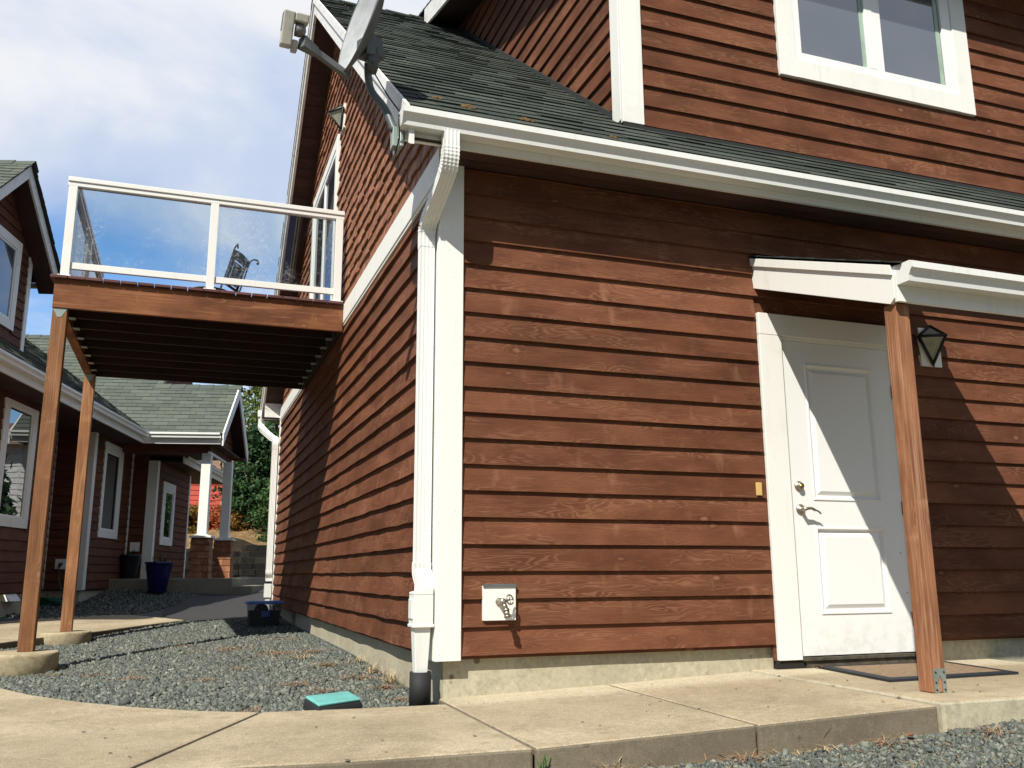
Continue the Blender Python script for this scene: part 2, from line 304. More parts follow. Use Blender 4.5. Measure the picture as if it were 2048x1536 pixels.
# ---------------------------------------------------------------- mesh helper
class MB:
    def __init__(s): s.v = []; s.f = []; s.uv = []; s.r = []; s.mi = []; s.cm = 0; s.smooth = []
    def quad(s, pts, uv=None, rnd=None, smooth=False):
        i = len(s.v); s.v += [tuple(p) for p in pts]; n = len(pts)
        s.f.append(tuple(range(i, i+n)))
        if uv is None:
            p0 = Vector(pts[0]); e = [Vector(pts[(k+1) % n])-Vector(pts[k]) for k in range(n)]
            L = max(e, key=lambda q: q.length); L = L.normalized() if L.length > 0 else Vector((1, 0, 0))
            nn = e[0].cross(e[1]); nn = nn.normalized() if nn.length > 0 else Vector((0, 0, 1))
            B = nn.cross(L); off = random.random()*9
            uv = [((Vector(p)-p0).dot(L)+off, (Vector(p)-p0).dot(B)+off) for p in pts]
        s.uv.append(uv); s.r.append(random.random() if rnd is None else rnd); s.mi.append(s.cm); s.smooth.append(smooth)
    def box(s, a, b, X=None, rnd=None):
        x0, y0, z0 = a; x1, y1, z1 = b
        if rnd is None: rnd = random.random()
        P = [Vector((x, y, z)) for z in (z0, z1) for y in (y0, y1) for x in (x0, x1)]
        if X is not None: P = [X(p) if callable(X) else X @ p for p in P]
        for q in ((0, 2, 3, 1), (4, 5, 7, 6), (0, 1, 5, 4), (2, 6, 7, 3), (0, 4, 6, 2), (1, 3, 7, 5)):
            s.quad([P[k] for k in q], rnd=rnd)
        return s
    def prism(s, prof, d0, d1, f, caps=True, smooth=False):
        """prof: list of 2-D points, extruded from d0 to d1; f(a,b,d) gives the 3-D point"""
        n = len(prof); A = [Vector(f(a, b, d0)) for a, b in prof]; B = [Vector(f(a, b, d1)) for a, b in prof]
        r = random.random()
        for k in range(n):
            m = (k+1) % n; s.quad([A[k], A[m], B[m], B[k]], rnd=r, smooth=smooth)
        if caps: s.quad(A[::-1], rnd=r); s.quad(B, rnd=r)
        return s
    def sheet(s, prof, d0, d1, f, smooth=False):
        A = [Vector(f(a, b, d0)) for a, b in prof]; B = [Vector(f(a, b, d1)) for a, b in prof]
        for k in range(len(prof)-1): s.quad([A[k], A[k+1], B[k+1], B[k]], rnd=.5, smooth=smooth)
        return s
    def loft(s, rings, closed=True, caps=True, smooth=True):
        n = len(rings[0])
        base = len(s.v)
        for rg in rings: s.v += [tuple(p) for p in rg]
        rr = random.random()
        def add(idx, uv, sm):
            s.f.append(idx); s.uv.append(uv); s.r.append(rr); s.mi.append(s.cm); s.smooth.append(sm)
        for i in range(len(rings)-1):
            for k in range(n if closed else n-1):
                m = (k+1) % n
                add((base+i*n+k, base+i*n+m, base+(i+1)*n+m, base+(i+1)*n+k), [(i*.1, k*.1), (i*.1, k*.1+.1), (i*.1+.1, k*.1+.1), (i*.1+.1, k*.1)], smooth)
        if caps:
            add(tuple(base+k for k in range(n))[::-1], [(0, 0)]*n, False); add(tuple(base+(len(rings)-1)*n+k for k in range(n)), [(0, 0)]*n, False)
        return s
    def tube(s, path, rad, n=10, caps=True):
        path = [Vector(p) for p in path]; rings = []
        ref = Vector((0.13, 0.37, 0.92))
        for i, p in enumerate(path):
            d = (path[min(i+1, len(path)-1)]-path[max(i-1, 0)]).normalized()
            a = d.cross(ref); a = a.normalized() if a.length > 1e-4 else Vector((1, 0, 0)); b = d.cross(a)
            rr = rad[i] if isinstance(rad, (list, tuple)) else rad
            rings.append([p+(a*math.cos(2*math.pi*k/n)+b*math.sin(2*math.pi*k/n))*rr for k in range(n)])
        return s.loft(rings, caps=caps)
    def lathe(s, prof, c, n=24, axis=None):
        c = Vector(c); rings = []
        Q = Matrix.Identity(3) if axis is None else Vector(axis).to_track_quat('Z', 'Y').to_matrix()
        for r, z in prof: rings.append([c+Q @ Vector((r*math.cos(2*math.pi*k/n), r*math.sin(2*math.pi*k/n), z)) for k in range(n)])
        return s.loft(rings)

def build(name, mb, m, parent=None, bevel=0.0, label=None):
    me = bpy.data.meshes.new(name)
    off = Vector((0, 0, 0))
    q = parent
    while q is not None: off += q.location; q = q.parent
    me.from_pydata([(a[0]-off.x, a[1]-off.y, a[2]-off.z) for a in mb.v], [], mb.f)
    lay = me.uv_layers.new(name='UVMap')
    lay.data.foreach_set('uv', np.array([c for f in mb.uv for p in f for c in p], dtype=np.float32))
    at = me.attributes.new('rnd', 'FLOAT', 'FACE'); at.data.foreach_set('value', np.array(mb.r, dtype=np.float32))
    me.polygons.foreach_set('use_smooth', np.array(mb.smooth, dtype=bool))
    ms = m if isinstance(m, (list, tuple)) else [m]
    for k in ms: me.materials.append(MATS[k])
    if len(ms) > 1: me.polygons.foreach_set('material_index', np.array(mb.mi, dtype=np.int32))
    me.update()
    o = bpy.data.objects.new(name, me); C.objects.link(o)
    if parent is not None: o.parent = parent
    if bevel > 0:
        w_ = o.modifiers.new('weld', 'WELD'); w_.merge_threshold = 1e-5
        b = o.modifiers.new('bevel', 'BEVEL'); b.width = bevel; b.segments = 2; b.limit_method = 'ANGLE'; b.angle_limit = R_(40)
    if label: o['label'] = label
    return o
def thing(name, label, cat, loc=(0, 0, 0), group=None):
    o = bpy.data.objects.new(name, None); C.objects.link(o); o.location = loc; o.empty_display_size = .1
    o['label'] = label; o['category'] = cat
    if group: o['group'] = group
    return o
def tag(o, label=None, cat=None, group=None, kind=None):
    for k, v in (('label', label), ('category', cat), ('group', group), ('kind', kind)):
        if v: o[k] = v
    return o

def frame(O, U, N):
    """returns f(u, out, z) for a wall through O running along U with outward normal N"""
    O = Vector(O); U = Vector(U).normalized(); N = Vector(N).normalized()
    return lambda u, o, z: O+U*u+N*o+Vector((0, 0, z))

def siding(mb, f, u0, u1, z0, z1, holes=(), clip=None, exp=.15, jit=.0012, ob=.0265, ot=.005, step=.4, maxlen=4.2):
    """lap siding; holes are (u0,u1,z0,z1); clip(z) -> (u0,u1)"""
    z = z0
    while z < z1-.01:
        zt = min(z+exp, z1)
        iv = [(u0, u1)]
        if clip: c = clip(zt); iv = [(max(u0, c[0]), min(u1, c[1]))]
        for h in holes:
            if h[2] < zt-.01 and h[3] > z+.01:
                nv = []
                for a, b in iv:
                    if h[1] <= a or h[0] >= b: nv.append((a, b)); continue
                    if h[0] > a: nv.append((a, h[0]))
                    if h[1] < b: nv.append((h[1], b))
                iv = nv
        for a, b in iv:
            if b-a < .01: continue
            cuts = [a]; x = a+random.uniform(1.5, maxlen)
            while x < b-.5: cuts.append(x); x += random.uniform(2.2, maxlen)
            cuts.append(b)
            for ca, cb in zip(cuts[:-1], cuts[1:]):
                rnd = random.random(); uo = random.uniform(0, 50); vo = random.uniform(0, 50)
                ns = max(1, int((cb-ca)/step)); us = [ca+(cb-ca)*k/ns for k in range(ns+1)]
                if ca > a: us[0] += .0012
                jz = [random.uniform(-jit, jit) for _ in us]; jo = [random.uniform(-jit, jit) for _ in us]
                for k in range(ns):
                    p = [f(us[k], ob+jo[k], z+jz[k]), f(us[k+1], ob+jo[k+1], z+jz[k+1]), f(us[k+1], ot, zt+.012), f(us[k], ot, zt+.012)]
                    uv = [(us[k]+uo, vo), (us[k+1]+uo, vo), (us[k+1]+uo, vo+zt-z), (us[k]+uo, vo+zt-z)]
                    mb.quad(p, uv, rnd)
                    mb.quad([f(us[k], .0, z+jz[k]), f(us[k+1], .0, z+jz[k+1]), p[1], p[0]], [(us[k]+uo, vo), (us[k+1]+uo, vo), (us[k+1]+uo, vo+.02), (us[k]+uo, vo+.02)], rnd*.6)  # underside gets a darker tone, shade painted beneath each board
                for e, kk in ((us[0], 0), (us[-1], -1)):
                    mb.quad([f(e, 0, z+jz[kk]), f(e, ob+jo[kk], z+jz[kk]), f(e, ot, zt+.012), f(e, 0, zt+.012)], None, rnd*.5)
        z = zt
def core(mb, f, pts):
    mb.quad([f(u, 0, z) for u, z in pts], None, .2)

def shakes(mb, f, u0, u1, z0, z1, holes=(), top=None, exp=.132, wmin=.09, wmax=.19, jit=.009):
    z = z0; row = 0
    while z < z1-.02:
        u = u0
        while u < u1-.02:
            wd = min(random.uniform(wmin, wmax), u1-u); mid = u+wd/2
            zb = z+random.uniform(-jit, jit); zt = z+exp+.02
            if top: zt = min(zt, top(mid))
            ok = zt-zb > .02 and not any(h[0] < mid < h[1] and h[2] < zb+.06 < h[3] for h in holes)
            if ok:
                a, b = u+.002, u+wd-.002; ob = .026+random.uniform(-.005, .005); rn = random.random(); uo = random.uniform(0, 60)
                tl = random.uniform(-.004, .004)
                P = [f(a, ob, zb-tl), f(b, ob, zb+tl), f(b, .005, zt), f(a, .005, zt)]
                mb.quad(P, [(a+uo, uo), (b+uo, uo), (b+uo, uo+zt-zb), (a+uo, uo+zt-zb)], rn)
                mb.quad([f(a, 0, zb-tl), f(b, 0, zb+tl), P[1], P[0]], None, rn*.4)
                mb.quad([f(a, 0, zb-tl), P[0], P[3], f(a, 0, zt)], None, rn*.6); mb.quad([P[1], f(b, 0, zb+tl), f(b, 0, zt), P[2]], None, rn*.6)
            u += wd
        z += exp; row += 1

def shingles(mb, f, U, W, keep=None, exp=.143, tab=.305, thick=.007, rowoff=.153, clipu=None):
    """3-tab roofing; f(u,s,h): along the eave, up the slope, height above the deck. keep(u,s) filters, clipu(s)->(u0,u1)"""
    nr = int(W/exp)+1
    for r in range(nr):
        s0 = r*exp; s1 = min(s0+exp+.012, W)
        if s1-s0 < .03: continue
        a0, a1 = (U[0], U[1]) if clipu is None else clipu(s0+exp*.5)
        a0 = max(a0, U[0]); a1 = min(a1, U[1])
        u = U[0]-((r*rowoff+random.uniform(-.02, .02)) % tab)
        while u < a1:
            a, b = max(u+.003, a0), min(u+tab-.003, a1)
            if b-a > .02 and (keep is None or keep((a+b)/2, s0)):
                th = thick*random.uniform(.7, 1.5); rn = random.random(); j = random.uniform(-.003, .003)
                P = [f(a, s0+j, th), f(b, s0+j, th), f(b, s1, .0015), f(a, s1, .0015)]
                mb.quad(P, None, rn)
                mb.quad([f(a, s0+j, -.001), f(b, s0+j, -.001), P[1], P[0]], None, rn*.3)
                mb.quad([f(a, s0+j, -.001), P[0], P[3], f(a, s1, -.001)], None, rn*.4); mb.quad([P[1], f(b, s0+j, -.001), f(b, s1, -.001), P[2]], None, rn*.4)
            u += tab

def gutter_profile(h=.105, d=.115):
    # (out, z) of a K-style gutter, open on top
    return [(0, h), (0, 0), (.72*d, 0), (.76*d, .28*h), (.88*d, .50*h), (d, .62*h), (d, .96*h), (.93*d, 1.0*h), (.88*d, .96*h), (.88*d, .66*h), (.80*d, .56*h), (.66*d, .32*h), (.64*d, .05*h), (.03*d, .05*h), (.03*d, h)]

def rect_section(wd, dp, n=5):
    """closed section (w, d) of a ribbed rectangular downspout"""
    pts = []; r = .006
    hw, hd = wd/2, dp/2
    def edge(p, q, ribs):
        for k in range(ribs):
            t0 = (k+.2)/ribs; t1 = (k+.8)/ribs
            for tt, inn in ((t0-.04, 0), (t0+.04, .0022), (t1-.04, .0022), (t1+.04, 0)):
                x = p[0]+(q[0]-p[0])*tt; y = p[1]+(q[1]-p[1])*tt
                nx, ny = (q[1]-p[1]), -(q[0]-p[0]); L = math.hypot(nx, ny); pts.append((x-nx/L*inn, y-ny/L*inn))
    cs = [(-hw, -hd), (hw, -hd), (hw, hd), (-hw, hd)]
    for k in range(4):
        p, q = cs[k], cs[(k+1) % 4]; pts.append(p); edge(p, q, 4 if k % 2 == 0 else 2)
    return pts
def downspout(mb, path, wdir, wd, dp, corr=()):
    """sweeps the ribbed section along path; corr = set of segments index ranges that are corrugated elbows"""
    path = [Vector(p) for p in path]; W = Vector(wdir).normalized(); sec = rect_section(wd, dp); rings = []
    for i, p in enumerate(path):
        dd = (path[min(i+1, len(path)-1)]-path[max(i-1, 0)]).normalized()
        Wp = (W-dd*W.dot(dd)).normalized(); D = dd.cross(Wp)
        k = 1.0+(.06 if (i in corr and i % 2) else 0.0)
        rings.append([p+Wp*(a*k)+D*(b*k) for a, b in sec])
    mb.loft(rings, smooth=False)
def smooth_path(pts, n=10):
    """Catmull-Rom through pts"""
    P = [Vector(p) for p in pts]; P = [P[0]*2-P[1]]+P+[P[-1]*2-P[-2]]; out = []
    for i in range(1, len(P)-2):
        for k in range(n):
            u = k/n; a, b, c, d_ = P[i-1], P[i], P[i+1], P[i+2]
            out.append(.5*((2*b)+(-a+c)*u+(2*a-5*b+4*c-d_)*u*u+(-a+3*b-3*c+d_)*u**3))
    out.append(P[-2]); return out

# ---------------------------------------------------------------- terrain
CP = np.array([(-2.53, 13.9, .15), (-1.6, 13.6, .12), (-.39, 13.4, .05), (-3.36, 12.6, -.05), (-3.5, 10, -.12), (-4.5, 8, -.16), (.5, 13, .08), (1, 16, .18), (3, 22, .35), (-1, 20, .3),
  (-.3, 6.9, -.19), (0, 8.2, -.16), (-1.3, 7.95, -.165), (-2.1, 10, -.16), (-3, 5.6, -.29), (-2.5, 3.2, -.335), (-2.5, 6.2, -.30), (-1.3, 4.5, -.25), (0, 3, -.205), (0, 5.9, -.19), (0, 1, -.25), (0, .2, -.265),
  (-1.2, .5, -.255), (-2.3, 1.7, -.275), (-1, -.5, -.32), (1, -1.0, -.31), (1, -1.6, -.335), (2.5, -1.6, -.262), (4, -2, -.25), (-1, -1.6, -.345), (0, -4, -.52), (-3, -3, -.45), (3, -5, -.5), (6, -4, -.4),
  (0, -12, -.9), (12, -10, -.8), (10, 12, .1), (-10, 0, -.3), (-12, 14, 0), (5, 3, -.25), (5, 8, -.15), (-1, 40, 1.2), (20, 30, .8), (-20, 40, .8), (25, 0, -.2), (-25, -10, -.6), (25, -25, -1.0), (-20, -30, -1.2)])
def _tps(r2): return np.where(r2 > 1e-9, r2*np.log(np.maximum(r2, 1e-9))*.5, 0)
_n = len(CP); _K = _tps(((CP[:, None, :2]-CP[None, :, :2])**2).sum(-1))+np.eye(_n)*.02
_A = np.zeros((_n+3, _n+3)); _A[:_n, :_n] = _K; _A[:_n, _n] = 1; _A[:_n, _n+1:] = CP[:, :2]; _A[_n:, :_n] = _A[:_n, _n:].T
_W = np.linalg.solve(_A, np.concatenate([CP[:, 2], np.zeros(3)]))
def gz(x, y):
    x = np.asarray(x, float); y = np.asarray(y, float)
    xc = np.clip(x, -24, 24); yc = np.clip(y, -28, 38)
    r2 = (xc[..., None]-CP[:, 0])**2+(yc[..., None]-CP[:, 1])**2
    return _tps(r2) @ _W[:_n]+_W[_n]+_W[_n+1]*xc+_W[_n+2]*yc
def g1(x, y): return float(gz(np.array([x]), np.array([y]))[0])
def axis_samples(a, b, fine, lo, hi, coarse):
    s = list(np.arange(a, b+1e-6, fine)); x = b
    while x < hi: x += max(fine, (x-b)*.35+fine); s.append(min(x, hi))
    x = a
    while x > lo: x -= max(fine, (a-x)*.35+fine); s.insert(0, max(x, lo))
    return np.array(s)
gx = axis_samples(-7, 7, .25, -600, 600, 1); gy = axis_samples(-6, 24, .25, -600, 900, 1)
X_, Y_ = np.meshgrid(gx, gy); Z_ = gz(X_, Y_)
mb = MB(); nx, ny = len(gx), len(gy)
mb.v = list(zip(X_.ravel(), Y_.ravel(), Z_.ravel())); mb.f = [(j*nx+i, j*nx+i+1, (j+1)*nx+i+1, (j+1)*nx+i) for j in range(ny-1) for i in range(nx-1)]
mb.uv = [[(0, 0)]*4]*len(mb.f); mb.r = [.5]*len(mb.f); mb.smooth = [True]*len(mb.f); mb.mi = [0]*len(mb.f)
tag(build('ground', mb, 'gravel_bed'), kind='structure')

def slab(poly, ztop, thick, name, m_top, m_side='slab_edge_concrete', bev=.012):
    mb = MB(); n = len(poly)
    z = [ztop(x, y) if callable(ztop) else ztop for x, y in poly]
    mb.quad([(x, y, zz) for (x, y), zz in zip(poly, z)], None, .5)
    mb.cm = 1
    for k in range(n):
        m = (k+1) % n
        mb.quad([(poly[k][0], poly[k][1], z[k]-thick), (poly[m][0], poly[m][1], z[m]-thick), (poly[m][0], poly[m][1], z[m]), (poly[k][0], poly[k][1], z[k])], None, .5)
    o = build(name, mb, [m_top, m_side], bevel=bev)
    return tag(o, kind='structure')
# sidewalk: ramp falling from the porch to the corner, then curving away to the left
def swz(x, y):
    zx = np.interp(x, [-3.5, -1.0, 0.0, .5, 2.0, 2.2], [-.238, -.228, -.222, -.212, -.156, -.153])
    return float(zx-.012*max(0, -y)*.5)
J = .006
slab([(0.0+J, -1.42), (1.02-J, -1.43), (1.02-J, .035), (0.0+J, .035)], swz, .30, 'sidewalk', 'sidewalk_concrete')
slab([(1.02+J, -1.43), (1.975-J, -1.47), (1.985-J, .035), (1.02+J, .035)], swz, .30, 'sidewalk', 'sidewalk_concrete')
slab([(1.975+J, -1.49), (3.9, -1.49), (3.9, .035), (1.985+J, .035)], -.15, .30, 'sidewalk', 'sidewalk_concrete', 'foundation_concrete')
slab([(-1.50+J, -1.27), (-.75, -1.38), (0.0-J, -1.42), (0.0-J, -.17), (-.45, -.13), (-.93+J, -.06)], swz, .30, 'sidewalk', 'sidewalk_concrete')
slab([(-1.50-J, -1.26), (-.93-J, -.055), (-1.2, .10), (-1.5, .36), (-1.8, .70), (-2.1, 1.14), (-2.4, 1.72), (-3.9, 2.6), (-3.6, 1.3), (-3.1, .25), (-2.6, -.45), (-2.05, -1.0)], swz, .30, 'sidewalk', 'sidewalk_concrete')
slab([(-2.4-J, 1.73), (-2.66, 2.5), (-2.95, 3.6), (-3.05, 4.6), (-3.02, 5.55), (-4.6, 5.9), (-4.55, 4.0), (-3.9+J, 2.61)], swz, .30, 'sidewalk', 'sidewalk_concrete')
def pz(x, y): return float(np.interp(y, [5.56, 6.85, 7.92, 10.1], [-.215, -.19, -.135, -.135]))
slab([(-3.02, 5.56), (-2.65, 6.2), (-2.18, 6.85), (-1.7, 7.45), (-1.26, 7.92), (-1.98, 9.85), (-2.65, 10.1), (-3.2, 9.2), (-3.6, 8.1), (-4.6, 5.91)], pz, .25, 'path', 'sidewalk_concrete')
# asphalt drive
mb = MB(); poly_x = np.linspace(0, 1, 25)
def drive_pt(u, v):
    L = [(-1.95, 9.85), (-1.45, 11.6), (-1.25, 12.9), (-1.0, 15.5), (.3, 19.0)]; Rr = [(1.6, 8.45), (3.2, 10.5), (4.0, 12.5), (4.5, 15), (5.5, 18.5)]
    N0 = [(-1.24, 7.98), (-.6, 8.2), (.2, 8.35), (1.6, 8.45)]
    ys = np.linspace(0, 1, 5)
    lx = np.interp(v, ys, [p[0] for p in L]); ly = np.interp(v, ys, [p[1] for p in L]); rx = np.interp(v, ys, [p[0] for p in Rr]); ry = np.interp(v, ys, [p[1] for p in Rr])
    x = lx*(1-u)+rx*u; y = ly*(1-u)+ry*u
    us = np.linspace(0, 1, 4); bx = np.interp(u, us, [p[0] for p in N0]); by = np.interp(u, us, [p[1] for p in N0])
    wgt = max(0, 1-v*5); x = x*(1-wgt)+bx*wgt; y = y*(1-wgt)+by*wgt
    return (x, y, g1(x, y)+.012)
for i in range(16):
    for j in range(30):
        mb.quad([drive_pt(i/16, j/30), drive_pt((i+1)/16, j/30), drive_pt((i+1)/16, (j+1)/30), drive_pt(i/16, (j+1)/30)], None, .5, True)
tag(build('driveway', mb, 'asphalt'), kind='structure')

# ================================================================ MAIN HOUSE
house = thing('lap_sided_house', 'large red-brown lap sided house with white door, white corner trim and dark green roof', 'house', (0, 0, -.25))
FR = frame((0, 0, 0), (1, 0, 0), (0, -1, 0)); SD = frame((0, 0, 0), (0, 1, 0), (-1, 0, 0))
HX, HY = 9.5, 9.46
SL = .803
def roofz(y): return 3.03+SL*(min(y, HY-y)+.33)
mb = MB(); core(mb, FR, [(0, -.02), (HX, -.02), (HX, 3.0), (0, 3.0)])
siding(mb, FR, .117, HX, 0, 2.86, holes=[(2.147, 3.433, -.2, 2.13)])
build('wall', mb, 'siding_stain', house)
mb = MB(); core(mb, SD, [(0, -.02), (HY, -.02), (HY, 2.8), (0, 2.8)])
siding(mb, SD, .10, HY-.10, 0, 2.80, jit=.004, step=.22, ob=.032)
build('wall', mb, 'siding_stain', house)
mb = MB(); core(mb, SD, [(0, 2.8), (HY, 2.8), (HY, roofz(0)-.05), (HY/2, roofz(HY/2)-.05), (0, roofz(0)-.05)])
shakes(mb, SD, 0.005, HY, 2.985, 7.2, holes=[(4.26, 6.22, 2.9, 5.14)], top=lambda u: roofz(u)-.05, jit=.015)
build('gable_wall', mb, 'cedar_shake', house, label='cedar shingled gable wall above the white band')
mb = MB(); mb.quad([(HX, 0, -.5), (HX, HY, -.5), (HX, HY, 3), (HX, HY/2, 7), (HX, 0, 3)]); mb.quad([(0, HY, -.5), (HX, HY, -.5), (HX, HY, 3), (0, HY, 3)])
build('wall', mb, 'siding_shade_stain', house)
mb = MB(); mb.box((.03, .03, -.9), (HX, HY-.03, -.001)); build('foundation', mb, 'foundation_concrete', house)
# corner boards
mb = MB(); mb.box((-.036, -.038, -.025), (.112, 0, 2.86)); mb.box((-.0365, .0005, -.025), (0, .10, 2.80)); build('corner_trim', mb, 'white_trim', house, bevel=.003)
mb = MB(); mb.box((-.032, HY-.11, -.02), (0, HY+.0, 2.80)); build('corner_trim', mb, 'white_trim', house, bevel=.003)
mb = MB(); mb.box((-.036, 0.0, 2.80), (0, HY, 2.985)); mb.box((-.028, .1, 2.776), (0, HY-.1, 2.799)); build('band_board', mb, 'white_trim', house, bevel=.003)
# roof
ca = 1/math.hypot(1, SL); sa = SL*ca
SLEN = (HY/2+.33)/ca
def RF(u, s, h): return (u, -.33+s*ca-h*sa, 3.03+s*sa+h*ca)
def RB(u, s, h): return (u, HY+.33-s*ca+h*sa, 3.03+s*sa+h*ca)
mb = MB()
mb.cm = 1
for fn, x1 in ((RF, 1.36), (RB, HX)):
    P = [(-.302, 0, -.02), (x1, 0, -.02), (x1, SLEN, -.02), (-.302, SLEN, -.02)]
    mb.quad([fn(a, b, 0) for a, b, c_ in P]); mb.quad([fn(*q) for q in P][::-1])
    for k in range(4):
        a, b = P[k], P[(k+1) % 4]; mb.quad([fn(a[0], a[1], -.02), fn(b[0], b[1], -.02), fn(b[0], b[1], 0), fn(a[0], a[1], 0)])
mb.quad([RF(1.36, 0, 0), RF(HX, 0, 0), RF(HX, .58/ca, 0), RF(1.36, .58/ca, 0)])
mb.cm = 0
shingles(mb, RF, (-.298, HX), SLEN, clipu=lambda s: (-.298, HX) if -.33+s*ca < .2 else (-.298, 1.345), rowoff=.1, thick=.010)
shingles(mb, RB, (-.328, 2.0), SLEN)
for k in range(6):    # ridge caps
    x0 = -.33+k*.29
    for sg in (-1, 1):
        yr = HY/2; zr = roofz(HY/2)
        P = [(x0, yr, zr+.030), (x0+.33, yr, zr+.016), (x0+.33, yr+sg*.14, zr+.016-.105), (x0, yr+sg*.14, zr+.03-.105)]
        mb.quad(P, None, random.random()); mb.quad([P[0], P[3], (P[3][0], P[3][1], P[3][2]-.02), (x0, yr, zr+.005)], None, .1)
        mb.quad([P[3], P[2], (P[2][0], P[2][1], P[2][2]-.02), (P[3][0], P[3][1], P[3][2]-.02)], None, .1)
build('roof', mb, ['roof_shingle', 'roof_underlay'], house)
# rakes
def rake(mb, x0, x1, dt, db, y0, y1, rz):
    mid = HY/2
    for a, b in ((y0, mid), (mid, y1)):
        mb.prism([(a, rz(a)-dt), (b, rz(b)-dt), (b, rz(b)-db), (a, rz(a)-db)], x0, x1, lambda p, q, d_: (d_, p, q))
mb = MB(); rake(mb, -.30, -.27, .02, .228, -.33, HY+.33, roofz); rake(mb, -.320, -.3003, -.012, .085, -.335, HY+.335, roofz)
mb.box((-.269, HY+.0, 2.852), (-.002, HY+.022, 3.07))
build('rake_board', mb, 'dirty_white_trim', house)
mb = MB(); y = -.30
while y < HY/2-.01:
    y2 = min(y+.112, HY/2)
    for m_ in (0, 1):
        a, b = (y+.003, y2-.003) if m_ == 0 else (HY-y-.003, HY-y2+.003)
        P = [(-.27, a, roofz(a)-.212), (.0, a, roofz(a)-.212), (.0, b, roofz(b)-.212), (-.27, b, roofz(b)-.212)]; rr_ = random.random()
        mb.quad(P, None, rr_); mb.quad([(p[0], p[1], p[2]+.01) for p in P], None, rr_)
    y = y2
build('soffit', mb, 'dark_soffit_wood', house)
for sgn, y0 in ((1, 0), (-1, HY)):
    Y = lambda v: y0-v if sgn > 0 else y0+v
    def bx(mb, x0, x1, a, b, z0, z1): mb.box((x0, min(Y(a), Y(b)), z0), (x1, max(Y(a), Y(b)), z1))
    mb = MB(); bx(mb, -.31, HX, .245, .27, 2.852, 3.04); build('fascia', mb, 'white_trim', house)
    mb = MB()
    for k in range(2): bx(mb, .002 if sgn > 0 else -.292, HX, .002+k*.122, .119+k*.122, 2.862, 2.88)
    build('soffit', mb, 'dark_soffit_wood', house)
    mb = MB(); mb.prism(gutter_profile(), -.345, HX, lambda a, b, d_: (d_, Y(.272+a), 2.90+b))
    mb.prism([(0, 0), (.085, 0), (.115, .065), (.115, .10), (0, .105)], -.349, -.3455, lambda a, b, d_: (d_, Y(.272+a), 2.90+b))
    build('gutter', mb, 'white_metal', house)
# downspouts
def elbow_path(pts, n): return smooth_path(pts, n)
def spout(yy, ztop, y_out, x_out, mirror, group=None):
    s = -1 if mirror else 1
    mb = MB()
    top = [(x_out, y_out, 2.93), (x_out, y_out, 2.82), (x_out, y_out+s*.012, 2.745), (x_out*.8-.016, y_out+s*.065, 2.675), (x_out*.25-.070, yy-s*.13, 2.545), (-.090, yy-s*.035, 2.495), (-.092, yy, 2.435), (-.092, yy, 2.34)]
    pth = smooth_path(top, 8); nn = len(pth)
    downspout(mb, pth, (1, 0, 0), .090, .066, corr=set(range(9, 24)) | set(range(34, nn-8)))
    downspout(mb, [(-.092, yy, 2.40), (-.092, yy, .47)], (1, 0, 0), .086, .062)
    low = smooth_path([(-.092, yy, .50), (-.092, yy, .45), (-.086, yy-s*.03, .40), (-.085, yy-s*.035, .34)], 5)
    downspout(mb, low, (1, 0, 0), .092, .068)
    return mb
mb = spout(.055, 2.9, -.325, -.058, False)
build('downspout', mb, 'white_metal', house)
mb = MB(); mb.box((-.155, -.035, .165), (-.045, .075, .325)); mb.prism([(-.155, .326), (-.045, .326), (-.045, .365), (-.155, .340)], -.035, .075, lambda a, b, d_: (a, d_, b)); mb.box((-.162, -.02, .20), (-.1555, .06, .305)); mb.box((-.16, -.04, .155), (-.04, .08, .172))
mb.loft([[(x, y, .160) for x, y in ((-.145, -.022), (-.055, -.022), (-.055, .066), (-.145, .066))], [(x, y, -.11) for x, y in ((-.133, -.005), (-.068, -.005), (-.068, .05), (-.133, .05))]], smooth=False)
build('downspout_cleanout', mb, 'white_metal', house, bevel=.003)
mb = spout(HY-.06, 2.9, HY+.325, -.29, True)
build('downspout', mb, 'white_metal', house)
mb = MB(); mb.box((-.145, HY-.10, .10), (-.045, HY+.02, .30)); mb.box((-.125, HY-.08, -.3), (-.06, HY, .0999)); build('downspout_cleanout', mb, 'white_metal', house, bevel=.003)

# sliding glass door of the gable
sl_ = MB(); q = lambda mb, u0, u1, o0, o1, z0, z1: mb.box((-o1, u0, z0), (-o0, u1, z1))
for a in ((4.25, 4.37, 0, .042, 3.0, 5.15), (6.11, 6.23, 0, .042, 3.0, 5.15), (4.37, 6.11, 0, .041, 5.03, 5.15)): q(sl_, *a)
slider = build('sliding_door', sl_, 'white_trim', house, bevel=.003)
mb = MB()
for a in ((4.371, 4.42, .006, .034, 3.0, 5.029), (6.06, 6.109, .006, .034, 3.0, 5.029), (5.20, 5.27, .006, .030, 3.05, 4.96), (4.421, 6.059, .006, .034, 4.97, 5.029), (4.421, 6.059, .006, .034, 3.0, 3.06)): q(mb, *a)
build('frame', mb, 'white_vinyl', slider)
for a, b in ((4.42, 5.20), (5.27, 6.06)):
    mb = MB(); mb.quad([(-.012, a, 3.06), (-.012, b, 3.06), (-.012, b, 4.97), (-.012, a, 4.97)]); build('pane', mb, 'slider_glass', slider)

